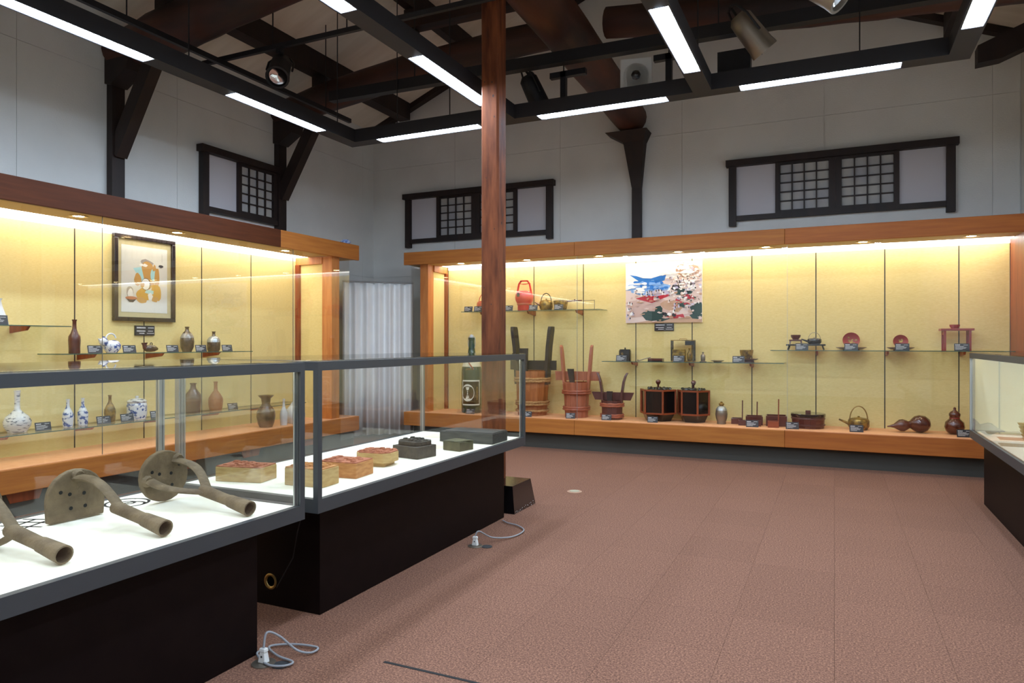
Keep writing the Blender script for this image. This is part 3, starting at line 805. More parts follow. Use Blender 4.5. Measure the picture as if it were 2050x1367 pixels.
tag(obj('caption_tag', MB().box(-.05, .05, -.035, .035, 0, .003), 'card', None, (-3.02, 3.75, D0), (0, 0, R(30))), 'small dark caption tag lying behind the red-faced stamps', 'card')

# things in the right showcase
t = thing('basket', 'square gold woven basket stack in the right showcase', 'basket', (1.62, 6.95, D0), R(10))
for k in range(5):
    mb = MB(); w0 = .16 + .006 * k; z = k * .03
    mb.hexa([(-w0, -w0, z), (w0, -w0, z), (w0, w0, z), (-w0, w0, z)], [(-w0 - .012, -w0 - .012, z + .026), (w0 + .012, -w0 - .012, z + .026), (w0 + .012, w0 + .012, z + .026), (-w0 - .012, w0 + .012, z + .026)])
    obj('tier', mb, 'basket', t)
tag(obj('red_cloth', MB().box(-.2, .2, -.2, .2, 0, .004), 'red_lacquer', None, (1.62, 6.53, D0), (0, 0, R(8))), 'red cloth under the edge of the gold basket', 'cloth')
for k, (x, y, m, lb) in enumerate(((1.38, 7.55, 'grey_sheet', 'grey printed sheet farthest in the right showcase'), (1.40, 7.15, 'tan_sheet', 'tan printed sheet in the middle of the right showcase'), (1.33, 6.72, 'grey_sheet', 'grey printed sheet nearest in the right showcase'))):
    tag(obj('printed_sheet', MB().box(-.13, .13, -.1, .1, 0, .003), m, None, (x, y, D0), (0, 0, R(-4))), lb, 'paper')

# ------------------------------------------------------------------ shelves
def shelf(label, mp, a, b, z, v0, v1, brackets, bm='jamb_red'):
    t = thing('glass_shelf', label, 'shelf')
    p, q = mp(a, v0), mp(b, v1)
    x0, x1, y0, y1 = min(p[0], q[0]), max(p[0], q[0]), min(p[1], q[1]), max(p[1], q[1])
    mb = MB()
    mb.add([(x0, y0, z), (x1, y0, z), (x1, y1, z), (x0, y1, z), (x0, y0, z - .009), (x1, y0, z - .009), (x1, y1, z - .009), (x0, y1, z - .009)], [(0, 1, 2, 3), (7, 6, 5, 4)], 0)
    mb.add([(x0, y0, z), (x1, y0, z), (x1, y1, z), (x0, y1, z), (x0, y0, z - .009), (x1, y0, z - .009), (x1, y1, z - .009), (x0, y1, z - .009)], [(4, 5, 1, 0), (5, 6, 2, 1), (6, 7, 3, 2), (7, 4, 0, 3)], 1)
    obj('glass', mb, ['shelf_glass', 'glass_edge'], t)
    for u in brackets:
        p, q = mp(u - .012, v0 + .08), mp(u + .012, v1)
        pts = [(v0 + .08, z - .009), (v1, z - .009), (v1, z - .07), (v0 + .12, z - .045)]
        m_ = MB()
        a_ = [mp(u - .012, v) + (zz,) for v, zz in pts]; b_ = [mp(u + .012, v) + (zz,) for v, zz in pts]
        m_.hexa(a_, b_)
        obj('bracket', m_, bm, t)
MPB = lambda u, v: (u, 9.12 + v)
MPL = lambda u, v: (-6.3 - v, u)
shelf('glass shelf with red and gold sake vessels behind the pillar', MPB, -5.22, -3.0, 1.97, .33, .70, (-4.93, -4.14, -3.38))
shelf('middle glass shelf above the black boxes in the back case', MPB, -2.97, -.58, 1.235, .33, .70, (-2.56, -1.77, -.99))
shelf('right glass shelf with red cups in the back case', MPB, -.74, 1.87 - .03, 1.40, .33, .70, (-.2, .585, 1.37))
shelf('upper glass shelf with five vessels in the left case', MPL, 4.22, 6.62, 1.39, .34, .70, (4.62, 5.40, 6.18))
shelf('high glass shelf cut off at the left picture edge', MPL, 2.3, 4.32, 1.655, .34, .70, (2.4, 3.2, 3.98))
shelf('low glass shelf seen through the showcase in the left case', MPL, -2.4, 7.6, .67, .34, .70, (-1.74, -.95, -.16, .62, 1.4, 2.2, 3.0, 3.8, 4.6, 5.38, 6.17, 6.95))

# ------------------------------------------------------------------ caption cards
def card_mesh(w, h):
    b = MB().hexa([(-w / 2, -.0, 0), (w / 2, -.0, 0), (w / 2, .003, 0), (-w / 2, .003, 0)], [(-w / 2, .022, h), (w / 2, .022, h), (w / 2, .025, h), (-w / 2, .025, h)]).mesh('card_face', 'card')
    s = MB().add([(-w * .3, .003, 0), (w * .3, .003, 0), (w * .3, .045, 0), (-w * .3, .045, 0), (-w * .3, .0235, h * .85), (w * .3, .0235, h * .85)], [(3, 2, 1, 0), (0, 1, 5, 4), (2, 3, 4, 5), (1, 2, 5), (3, 0, 4)]).mesh('card_stand', 'card')
    tx = MB()
    sl = .022 / h
    for k, (z, a, b_, th) in enumerate(((.80, -.42, -.1, .11), (.60, -.42, .15, .06), (.47, -.42, .3, .05), (.34, -.42, .25, .05), (.21, -.42, .05, .05), (.80, .12, .4, .05))):
        x = a
        while x < b_:
            x2 = min(x + random.uniform(.035, .075), b_)
            y0, y1 = sl * h * (z - th / 2), sl * h * (z + th / 2)
            tx.add([(x * w, y0 - .0006, (z - th / 2) * h), (x2 * w, y0 - .0006, (z - th / 2) * h), (x2 * w, y1 - .0006, (z + th / 2) * h), (x * w, y1 - .0006, (z + th / 2) * h)], [(0, 1, 2, 3)])
            x = x2 + .018
    return b, s, tx.mesh('lettering', 'white_ink')
CM = [card_mesh(.135, .078), card_mesh(.135, .078), card_mesh(.15, .085)]
def card(label, loc, rz, k=0):
    t = thing('caption_card', label, 'card', loc, rz, 'black caption cards')
    b, s, x = CM[k % 3]
    link('face', b, t); link('stand', s, t); link('lettering', x, t)
ZB = .4305
for x, y, lb in ((-4.93, 9.2, 'at the foot of the green bottle'), (-4.0, 9.19, 'in front of the tallest cask'), (-3.36, 9.24, 'in front of the middle cask'), (-2.84, 9.25, 'in front of the small dark cask'), (-2.2, 9.24, 'in front of the black hexagonal boxes'),
                 (-.94, 9.27, 'in front of the square wooden measures'), (-.47, 9.26, 'in front of the round lidded tub'), (.24, 9.27, 'in front of the hoop-handled kettle'), (1.33, 9.27, 'in front of the upright gourd')):
    card('black caption card ' + lb, (x, y, ZB), R(8), 2 if x > -2 else 0)
for x, lb in ((-5.1, 'left of the red kettle'), (-4.93, 'beneath the red kettle'), (-4.42, 'left of the red lacquer bucket'), (-4.02, 'between the red bucket and gold kettle'), (-3.62, 'in front of the long-handled gold pourer')):
    card('black caption card ' + lb, (x, 9.455, 1.9705), R(6), 1)
for x, lb in ((-2.69, 'in front of the black tea caddy'), (-1.9, 'in front of the gold picnic set'), (-1.13, 'left of the gold bowl')):
    card('black caption card ' + lb, (x, 9.455, 1.2355), 0, 2)
for x, lb in ((-.37, 'in front of the small kettle tray'), (.185, 'in front of the larger red cup'), (.73, 'in front of the smaller red cup'), (1.33, 'in front of the red table stand')):
    card('black caption card ' + lb, (x, 9.455, 1.4005), 0, 2)
for y, lb in ((4.64, 'right of the brown bottle'), (5.02, 'right of the blue and white teapot'), (5.55, 'right of the bird-shaped vessel'), (5.94, 'right of the tall dark flask'), (6.33, 'right of the silver-topped flask')):
    card('black caption card ' + lb, (-6.76, y, 1.3905), R(78), 1)
card('black caption card on the high shelf at the left edge', (-6.72, 3.72, 1.6555), R(80), 2)
for y, lb in ((4.12, 'beside the white long-neck bottle'), (4.72, 'beside the pair of blue bottles'), (4.98, 'beside the small gold vase'), (5.33, 'beside the blue lidded pot'), (6.4, 'beside the brown narrow bottle')):
    card('black caption card ' + lb, (-6.74, y, .6705), R(80), 0)
# wall captions under the pictures
def plaque(label, loc, rz, w, h):
    t = thing('caption_plaque', label, 'plaque', loc, rz)
    box('board', 'card', -w / 2, w / 2, -.02, 0, 0, h, t, .002)
    tx = MB()
    for z, a, b_, th in ((.78, -.43, .0, .13), (.78, .15, .42, .08), (.45, -.43, -.02, .1), (.45, .15, .4, .07), (.22, -.3, -.05, .09), (.22, .1, .42, .06)):
        x = a
        while x < b_:
            x2 = x + random.uniform(.03, .05)
            tx.add([(x * w, -.0206, (z - th / 2) * h), (x2 * w, -.0206, (z - th / 2) * h), (x2 * w, -.0206, (z + th / 2) * h), (x * w, -.0206, (z + th / 2) * h)], [(0, 1, 2, 3)]); x = x2 + .012
    obj('lettering', tx, 'white_ink', t)
plaque('black caption plaque under the framed picture', (-7.0, 5.37, 1.575), R(90), .24, .11)
plaque('black caption plaque under the blossom painting', (-2.17, 9.82, 1.66), 0, .27, .105)

# ------------------------------------------------------------------ pictures
def blob(cx, cy, rx, ry, n=11, j=.25, rot=0):
    ps = []
    for k in range(n):
        a = 2 * PI * k / n; q = 1 + random.uniform(-j, j)
        x, y = rx * q * math.cos(a), ry * q * math.sin(a)
        ps.append((cx + x * math.cos(rot) - y * math.sin(rot), cy + x * math.sin(rot) + y * math.cos(rot)))
    return ps
def paint(parent, name, layers, y, W, H):
    """layers: (colour, polygon in 0..1) painted one above the other by 0.15 mm"""
    cols = []; mb = MB()
    for k, (c, poly) in enumerate(layers):
        if c not in cols: cols.append(c)
        q = [(min(max(p[0], 0), 1) * W - W / 2, y - .00012 * (k + 1), min(max(p[1], 0), 1) * H) for p in poly]
        cx = sum(p[0] for p in q) / len(q); cz = sum(p[2] for p in q) / len(q)
        mb.add(q + [(cx, q[0][1], cz)], [(i, (i + 1) % len(q), len(q)) for i in range(len(q))], cols.index(c))
    return obj(name, mb, [flat('%d_%d_%d' % c, c) for c in cols], parent)
# framed picture of a seated figure (loose generic shapes)
t = thing('framed_picture', 'black framed picture of a seated ochre figure on white paper', 'picture', (-7.0, 5.365, 1.73), R(90))
W, H = .76, .94
fw = .045
for nm, c in (('frame_bar', (-W / 2, W / 2, -.05, 0, 0, fw)), ('frame_bar', (-W / 2, W / 2, -.05, 0, H - fw, H)), ('frame_bar', (-W / 2, -W / 2 + fw, -.05, 0, fw, H - fw)), ('frame_bar', (W / 2 - fw, W / 2, -.05, 0, fw, H - fw))):
    box(nm, 'frame_black', *c, t, .006)
box('mount', 'mount', -W / 2 + fw, W / 2 - fw, -.02, -.001, fw, H - fw, t)
box('sheet', 'white_plastic', -.285, .285, -.023, -.02, .10, .83, t)
OC, OC2, LB, WH, GY, DK, RD = (206, 160, 92), (214, 164, 62), (176, 226, 236), (248, 248, 246), (168, 162, 160), (66, 60, 62), (190, 116, 84)
L_ = [(GY, blob(.54, .77, .16, .05)), (OC, blob(.55, .69, .13, .11, 14, .06)), (OC, blob(.56, .53, .17, .16, 14, .08)), (LB, [(.24, .67), (.42, .70), (.48, .52), (.46, .44), (.4, .5)]), (LB, blob(.68, .6, .06, .1, 10, .1)),
      (OC, blob(.34, .5, .08, .1, 12, .1)), (OC, blob(.77, .55, .06, .16, 12, .1)), (OC2, blob(.47, .28, .16, .1, 14, .1)), (OC2, blob(.75, .32, .11, .14, 14, .1, .3)), (OC, blob(.42, .19, .1, .05)), (OC, blob(.72, .21, .09, .04)),
      (DK, blob(.52, .44, .1, .095, 18, .01)), (WH, blob(.515, .44, .09, .087, 18, .01)), (LB, blob(.6, .32, .09, .035)), (WH, blob(.62, .26, .05, .06)), (OC, blob(.44, .42, .05, .04)),
      (GY, blob(.17, .3, .075, .1, 12, .1)), (WH, blob(.18, .28, .06, .08, 12, .1)), (DK, [(.07, .215), (.33, .215), (.24, .15), (.16, .15)]), (RD, blob(.2, .215, .13, .025, 14, .02)), (DK, blob(.86, .74, .05, .025)), (OC, blob(.71, .7, .04, .05)),
      (GY, [(.88, .8), (.885, .8), (.885, .93), (.88, .93)]), (WH, blob(.5, .73, .05, .025)), (WH, blob(.41, .73, .04, .02))]
pc = paint(t, 'painting', L_, -.0232, .56, .72); pc.location = (0, 0, .10)
box('frame_glass', 'glass', -W / 2 + fw, W / 2 - fw, -.043, -.040, fw, H - fw, t)
# blossom landscape panel
t = thing('blossom_painting', 'unframed landscape painting with white blossoms and picnic figures', 'painting', (-2.18, 9.82, 1.775))
W, H = 1.07, .845
box('board', 'white_deck', -W / 2, W / 2, -.035, 0, 0, H, t)
random.seed(21)
SK, PK, BL, BL2, WT, RDM, GR, BK, TN, PU = (226, 206, 200), (206, 176, 168), (40, 120, 205), (130, 176, 232), (246, 246, 246), (190, 44, 62), (44, 74, 72), (34, 32, 44), (196, 160, 134), (196, 190, 214)
L_ = [(SK, [(0, 0), (1, 0), (1, 1), (0, 1)]), (WT, [(0, .62), (.35, .72), (.7, .75), (.8, 1), (0, 1)]), (BL2, blob(.36, .55, .26, .11)), (BL, [(.05, .81), (.14, .79), (.22, .75), (.34, .74), (.46, .78), (.54, .79), (.52, .7), (.42, .66), (.3, .6), (.22, .63), (.2, .68), (.12, .75)]), (BL2, blob(.1, .6, .13, .05)),
      (WT, blob(.1, .67, .1, .03)), (PK, blob(.3, .27, .3, .2)), (PU, blob(.45, .5, .14, .05)), (TN, blob(.8, .86, .18, .1)), (TN, blob(.62, .28, .16, .1)), (TN, [(.1, 0), (1, 0), (1, .1), (.4, .05)]),
      (RDM, [(.13, .41), (.35, .33), (.58, .44), (.57, .47), (.4, .44), (.3, .46)]), (GR, blob(.4, .12, .18, .09)), (GR, blob(.44, .17, .05, .1)), (GR, blob(.3, .13, .06, .07)), (GR, blob(.95, .22, .09, .1)), (GR, blob(.93, .1, .08, .05)),
      (RDM, [(.53, .1), (.6, .06), (.78, .08), (.76, .14)]), (RDM, blob(.82, .42, .05, .04)), (RDM, blob(.7, .38, .04, .03)), (RDM, blob(.8, .3, .05, .03)), (BK, blob(.67, .57, .065, .055)), (PU, blob(.67, .575, .03, .02)), (GR, blob(.76, .5, .1, .05)), (GR, blob(.78, .28, .08, .04))]
def limb(x, y, a, l, w):
    dx, dy = math.cos(a) * l, math.sin(a) * l * W / H
    return [(x - w, y), (x + w, y), (x + dx + w * .4, y + dy), (x + dx - w * .4, y + dy)]
for k in range(9): L_.append((BK, limb(random.uniform(.56, .95), random.uniform(.45, .7), random.uniform(.6, 2.5), random.uniform(.08, .2), .008)))
for k in range(24): L_.append(((BL, BL2)[k % 2], blob(random.uniform(.06, .54), random.uniform(.55, .72), random.uniform(.02, .05), random.uniform(.01, .03), 8, .4)))
for k in range(16): L_.append((WT, blob(random.uniform(.0, .3), random.uniform(.5, .66), random.uniform(.03, .07), random.uniform(.01, .025), 9, .3)))
for k in range(60): L_.append(((TN, PK, SK)[k % 3], blob(random.uniform(0, 1), random.uniform(.02, .5), random.uniform(.01, .04), random.uniform(.008, .02), 8, .5)))
for k in range(210): L_.append(((WT, WT, SK, PU, WT)[k % 5], blob(random.gauss(.82, .12), random.gauss(.66, .17), random.uniform(.006, .026), random.uniform(.006, .024), 7, .45)))
for k in range(14): L_.append(((RDM, GR)[k % 2], blob(random.uniform(.62, .98), random.uniform(.26, .46), random.uniform(.008, .02), random.uniform(.008, .018), 7, .4)))
for k in range(26): L_.append((WT, blob(random.uniform(.5, .85), random.uniform(.78, .98), random.uniform(.02, .06), random.uniform(.015, .03), 8, .4)))
for k in range(30): L_.append((BK, limb(random.uniform(.58, 1), random.uniform(.35, .75), random.uniform(0, 3), .025, .006)))
for k in range(34):
    x = random.choice([random.uniform(.13, .58), random.uniform(.5, .85), random.uniform(0, .14), random.uniform(.05, .6)]); y = (.43 + random.uniform(-.06, .08)) if .13 < x < .58 else random.uniform(.03, .38)
    L_.append(((WT, SK, PU)[k % 3], [(x - .014, y), (x + .014, y), (x + .006, y + .05), (x - .006, y + .05)])); L_.append((BK, blob(x + .01, y + .035, .007, .018, 6, .3)))
for k in range(10):
    x = random.uniform(.52, .8); L_.append(((BK, RDM, WT)[k % 3], blob(x, random.uniform(.1, .17), .018, .025, 7, .3)))
paint(t, 'painting', L_, -.0352, W, H)

# ------------------------------------------------------------------ vessels: left case
def vessel(name, label, cat, loc, prof, m, seg=28, rz=0, smooth=60):
    t = thing(name, label, cat, loc, rz)
    obj('body', MB().lathe(prof, seg=seg), m, t, smooth=smooth)
    return t
def bottle(r, h, neck, nh, lip=None, belly=.45, base=.75):
    lip = lip or neck * 1.25
    return [(0, 0), (r * base, 0), (r * base * 1.03, .006), (r * .93, h * belly * .45), (r, h * belly), (r * .95, h * (belly + .12)), (r * .62, h * (1 - nh) * .93), (neck * 1.15, h * (1 - nh * .8)), (neck, h * (1 - nh * .5)), (neck, h * .95), (lip, h * .97), (lip, h), (neck * .75, h), (neck * .7, h * .9), (0, h * .88)]
ZU, ZL = 1.3905, .6705
t = vessel('sake_bottle', 'tall brown glazed bottle on the upper left shelf', 'bottle', (-6.85, 4.485, ZU), bottle(.055, .335, .018, .36, belly=.38, base=.9), 'brown_glaze')
t = thing('teapot', 'blue and white gourd-shaped teapot with arched handle', 'teapot', (-6.85, 4.86, ZU), R(90))
obj('body', MB().lathe([(0, 0), (.05, 0), (.055, .008), (.082, .045), (.085, .08), (.07, .115), (.04, .13), (0, .133)], (.02, 0, 0), 28), 'porcelain_blue', t, smooth=60)
obj('small_body', MB().lathe([(0, -.045), (.03, -.035), (.045, 0), (.035, .03), (.012, .043), (0, .045)], (-.07, 0, .115), 20), 'porcelain_blue', t, smooth=60)
obj('spout', MB().tube([(-.1, 0, .12), (-.118, 0, .135), (-.124, 0, .148)], [.012, .009, .007], 10), 'porcelain', t, smooth=60)
obj('knob', MB().lathe([(0, .155), (.012, .158), (.012, .168), (0, .172)], (-.07, 0, 0), 12), 'blue_glaze', t, smooth=60)
obj('handle', MB().tube([(-.045 + .055 - .055 * math.cos(a), 0, .145 + .055 * math.sin(a)) for a in [PI * k / 12 * .95 for k in range(13)]], .008, 10), 'porcelain', t, smooth=60)
t = thing('bird_vessel', 'small dark bird-shaped pouring vessel on the upper left shelf', 'vessel', (-6.85, 5.33, ZU), R(90))
obj('body', MB().tube([(-.07, 0, .04), (-.04, 0, .04), (.0, 0, .042), (.05, 0, .04), (.09, 0, .036), (.1, 0, .034)], [.02, .036, .04, .034, .016, .004], 14), 'dark_glaze', t, smooth=70)
obj('neck', MB().tube([(-.06, 0, .04), (-.068, 0, .075), (-.07, 0, .105)], [.024, .022, .034], 14), 'brown_glaze', t, smooth=60)
obj('loop', MB().tube([(0, 0, .075), (.004, 0, .1), (.016, 0, .105), (.026, 0, .098), (.026, 0, .075)], .005, 8), 'dark_glaze', t, smooth=60)
t = vessel('sake_flask', 'egg-shaped dark flask with pale shoulder on the upper left shelf', 'flask', (-6.85, 5.815, ZU), bottle(.078, .29, .02, .2, belly=.42, base=.65), 'dark_glaze')
obj('pale_shoulder', MB().lathe([(.0755, .16), (.07, .18), (.052, .21), (.034, .23)], seg=24), 'silver_glaze', t, smooth=60)
t = vessel('sake_flask', 'squat flask with silver shoulder at the end of the shelf', 'flask', (-6.85, 6.2, ZU), [(0, 0), (.062, 0), (.072, .02), (.078, .07), (.076, .12), (.062, .16), (.03, .182), (.02, .19), (.018, .225), (.024, .24), (.016, .24), (0, .235)], 'dark_glaze')
obj('silver_shoulder', MB().lathe([(.0775, .11), (.073, .14), (.06, .163), (.032, .184)], seg=24), 'silver', t, smooth=60)
vessel('white_vase', 'white tapered vase on the high shelf at the left edge', 'vase', (-6.85, 3.78, 1.6555), [(0, 0), (.085, 0), (.088, .01), (.07, .08), (.04, .17), (.03, .22), (.04, .24), (.03, .24), (0, .23)], 'porcelain')
vessel('long_neck_bottle', 'white long-neck bottle with grey drawing on the low shelf', 'bottle', (-6.85, 3.95, ZL), [(0, 0), (.075, 0), (.08, .01), (.108, .06), (.112, .1), (.09, .145), (.05, .18), (.026, .21), (.022, .26), (.024, .36), (.028, .385), (.02, .385), (0, .37)], 'porcelain_grey')
vessel('small_bottle', 'slim blue and white bottle, left one of the pair', 'bottle', (-6.85, 4.42, ZL), bottle(.05, .27, .014, .35, belly=.35, base=.85), 'porcelain_blue')
vessel('small_bottle', 'slim blue and white bottle, right one of the pair', 'bottle', (-6.85, 4.57, ZL), bottle(.05, .27, .014, .35, belly=.35, base=.85), 'porcelain_blue', rz=1.3)
vessel('gold_vase', 'small gold and brown patterned vase on the low shelf', 'vase', (-6.85, 4.86, ZL), bottle(.055, .28, .015, .33, belly=.35, base=.85), 'gold')
t = vessel('lidded_pot', 'round blue and white lidded pot on the low shelf', 'pot', (-6.85, 5.17, ZL), [(0, 0), (.085, 0), (.09, .01), (.1, .06), (.1, .15), (.094, .175), (.086, .18), (0, .18)], 'porcelain_blue')
obj('lid', MB().lathe([(.096, .181), (.098, .195), (.08, .21), (.04, .222), (.015, .225), (.02, .24), (.014, .25), (0, .252)], seg=28), 'porcelain_grey', t, smooth=50)
vessel('shouldered_jar', 'brown shouldered bottle behind the showcase glass', 'bottle', (-6.85, 5.9, ZL), bottle(.09, .35, .03, .22, belly=.5, base=.85), 'brown_glaze')
vessel('narrow_bottle', 'pale brown narrow-necked bottle behind the showcase glass', 'bottle', (-6.85, 6.23, ZL), bottle(.085, .35, .02, .38, belly=.32, base=.8), 'cask_wood')
t = vessel('storage_jar', 'dark round jar with a funnel-shaped mouth on the left case floor', 'jar', (-6.52, 6.72, ZB), [(0, 0), (.08, 0), (.1, .05), (.115, .13), (.11, .2), (.08, .25), (.055, .28), (.05, .3), (.06, .36), (.1, .4), (.09, .4), (.045, .34), (0, .33)], 'dark_glaze')
t = vessel('porcelain_flask', 'slim white porcelain flask on the left case floor', 'flask', (-6.46, 6.97, ZB), bottle(.05, .34, .015, .35, belly=.35, base=.85), 'porcelain')
vessel('porcelain_bottle', 'large bluish white long-neck bottle near the left case end', 'bottle', (-6.50, 7.22, ZB), [(0, 0), (.1, 0), (.105, .01), (.13, .07), (.135, .12), (.11, .18), (.06, .24), (.03, .29), (.026, .36), (.03, .43), (.034, .44), (.025, .44), (0, .42)], 'porcelain')

# ------------------------------------------------------------------ vessels: back case, floor of the case
# green bottle
t = thing('green_bottle', 'giant green glass bottle with paper labels left of the pillar', 'bottle', (-5.02, 9.42, ZB))
r_ = .155
obj('body', MB().lathe([(0, 0), (.14, 0), (.153, .012), (r_, .03), (r_, .62), (.148, .68), (.12, .76), (.085, .84), (.058, .91), (.048, .98), (.045, 1.1), (.05, 1.105), (.05, 1.14), (0, 1.14)], seg=36), 'green_glass', t, smooth=40)
obj('stopper', MB().lathe([(.03, 1.14), (.034, 1.15), (.03, 1.18), (0, 1.185)], seg=20), 'porcelain', t, smooth=50)
obj('bail_wire', MB().tube([(-.05, 0, .98), (-.062, 0, 1.06), (-.056, 0, 1.14), (0, 0, 1.19), (.056, 0, 1.14), (.062, 0, 1.06), (.05, 0, .98)], .005, 6), 'silver', t)
def wrap(rad, a0, a1, z0, z1, k=14):
    mb = MB(); vs = []
    for i in range(k + 1):
        a = R(a0 + (a1 - a0) * i / k)
        vs += [(rad * math.cos(a), rad * math.sin(a), z0), (rad * math.cos(a), rad * math.sin(a), z1)]
    return mb.add(vs, [(2 * i, 2 * i + 2, 2 * i + 3, 2 * i + 1) for i in range(k)])
def wrapdisc(rad, ac, zc, rr, rz_=None, k=20):
    rz_ = rz_ or rr
    vs = [(rad * math.cos(R(ac) + rr / rad * math.cos(q * 2 * PI / k)), rad * math.sin(R(ac) + rr / rad * math.cos(q * 2 * PI / k)), zc + rz_ * math.sin(q * 2 * PI / k)) for q in range(k)]
    vs.append((rad * math.cos(R(ac)), rad * math.sin(R(ac)), zc))
    return MB().add(vs, [(i, (i + 1) % k, k) for i in range(k)])
la = -70
lb = obj('label_border', wrap(r_ + .0015, la - 52, la + 58, .12, .50), 'white_deck', t)
obj('label_field', wrap(r_ + .003, la - 47, la + 53, .14, .48), 'black_base', lb)
obj('label_disc', wrapdisc(r_ + .0045, la - 15, .31, .105, .13), 'white_deck', lb)
mb = MB()
for k, (da, dz, ww, hh) in enumerate([(-30, .08, .02, .012), (-22, .09, .03, .012), (-14, .095, .02, .012), (-6, .09, .03, .012), (2, .08, .02, .012), (-18, .03, .012, .02), (-12, .03, .012, .02), (-15, .0, .03, .008), (-18, -.03, .012, .02), (-12, -.03, .012, .02), (-15, -.05, .034, .007), (-28, -.08, .02, .01), (-8, -.08, .03, .01)]):
    w_ = wrap(r_ + .006, la + da - math.degrees(ww / 2 / r_), la + da + math.degrees(ww / 2 / r_), .31 + dz - hh / 2, .31 + dz + hh / 2, 3); mb.add(w_.v, w_.f)
obj('label_lettering', mb, 'ink', lb)
obj('label_side_lettering', wrap(r_ + .0045, la + 36, la + 42, .2, .4, 2), 'gold', lb)
obj('gold_seal', wrapdisc(r_ - .003, la - 8, .64, .06, .04), 'gold', t)
obj('neck_sash', MB().lathe([(.146, .70), (.12, .775), (.09, .84)], seg=36), 'sheet', t, smooth=60)
obj('red_band', MB().tube([(.02, -.125, .76), (.07, -.125, .70), (.1, -.115, .66)], [.02, .022, .018], 8, flat=.3), 'red_lacquer', t)

# casks with two horns and a crossbar
def staves(t, r0, r1, h, n, m):
    def q(a, r, z): return (r * math.cos(a), r * math.sin(a), z)
    for k in range(n):
        a0 = 2 * PI * k / n + .006; a1 = 2 * PI * (k + 1) / n - .006
        mb = MB().hexa([q(a0, r0 - .02, 0), q(a0, r0, 0), q(a1, r0, 0), q(a1, r0 - .02, 0)], [q(a0, r1 - .02, h), q(a0, r1, h), q(a1, r1, h), q(a1, r1 - .02, h)])
        obj('stave', mb, m, t)
    obj('core', MB().lathe([(0, .005), (r0 - .015, .005), (r1 - .015, h - .03), (0, h - .03)], seg=24), m, t)
def hoop(t, r, z, n, rad, m):
    mb = MB(); tot = 40
    for s_ in range(n):
        pts = [((r + rad * .6 + rad * .1 * math.cos(9 * a + s_ * 2)) * math.cos(a), (r + rad * .6 + rad * .1 * math.cos(9 * a + s_ * 2)) * math.sin(a), z + rad * 1.3 * (s_ - (n - 1) / 2) + rad * .12 * math.sin(9 * a + s_ * 2)) for a in [2 * PI * k / tot for k in range(tot + 1)]]
        mb.tube(pts, rad * .75, 6)
    obj('hoop', mb, m, t, smooth=60)
def cask(label, loc, rz, r0, r1, h, horns, bar, peg, m, mh, mr, hoops, hr, dark='darkwood'):
    t = thing('horned_cask', label, 'cask', loc, rz)
    staves(t, r0, r1, h, 14, m)
    f = lambda z: r0 + (r1 - r0) * z / h
    for z, n in hoops: hoop(t, f(z), z, n, hr, mr)
    for s_ in (-1, 1):
        pts = horns
        mb = MB()
        w2 = pts['w'] / 2; th = pts['t'] / 2
        prof = pts['p']
        vs = []; fs = []
        for k, (dx, z, ww) in enumerate(prof):
            x = s_ * (r1 - .02 + dx)
            vs += [(x - th, -w2 * ww, z), (x + th, -w2 * ww, z), (x + th, w2 * ww, z), (x - th, w2 * ww, z)]
        for k in range(len(prof) - 1):
            a = 4 * k
            fs += [(a, a + 1, a + 5, a + 4), (a + 1, a + 2, a + 6, a + 5), (a + 2, a + 3, a + 7, a + 6), (a + 3, a, a + 4, a + 7)]
        fs += [(3, 2, 1, 0), tuple(4 * (len(prof) - 1) + q for q in range(4))]
        obj('horn', mb.add(vs, fs), mh, t, bevel=.004)
    bw, bz0, bz1, tp = bar
    obj('crossbar', MB().prism([(-bw * tp, bz0), (bw * tp, bz0), (bw, bz1), (-bw, bz1)], .02, .05, 'y'), dark, t)
    px, pw, pz0, pz1, lean = peg
    obj('peg', MB().prism([(px - pw * .35, pz0), (px + pw * .35, pz0), (px + pw * .5 + lean, pz1), (px - pw * .5 + lean, pz1)], -.12, -.08, 'y'), 'darkwood', t)
    return t
cask('tallest horned sake cask with thick dark horns beside the pillar', (-4.06, 9.53, ZB), R(3), .215, .25, .65,
     dict(w=.2, t=.05, p=[(0, .45, .8), (.01, .7, .85), (.03, 1.0, .9), (.06, 1.25, .95), (.065, 1.3, .75)]), (.36, .66, .80, 1.0), (-.09, .13, .6, .98, -.01), 'cask_wood', 'darkwood', 'rope', ((.52, 2), (.18, 2), (.07, 1)), .026)
cask('middle horned cask of reddish wood with pale horns', (-3.36, 9.5, ZB), R(3), .165, .19, .50,
     dict(w=.11, t=.035, p=[(0, .38, .9), (.02, .6, .9), (.045, .9, .85), (.055, 1.0, .6), (.06, 1.03, .2)]), (.33, .52, .65, .97), (-.03, .09, .46, .69, -.03), 'cask_red', 'cask_red', 'rope_red', ((.36, 2), (.13, 2)), .022, 'cask_red')
cask('small dark red horned cask in front of the case panels', (-2.82, 9.46, ZB), R(3), .14, .15, .26,
     dict(w=.08, t=.03, p=[(0, .2, 1), (.01, .36, 1), (.035, .52, .9), (.06, .6, .6), (.085, .645, .2)]), (.3, .26, .37, .84), (-.01, .08, .2, .39, .0), 'dark_red_wood', 'dark_red_wood', 'rope_red', ((.2, 2), (.05, 2)), .02, 'dark_red_wood')

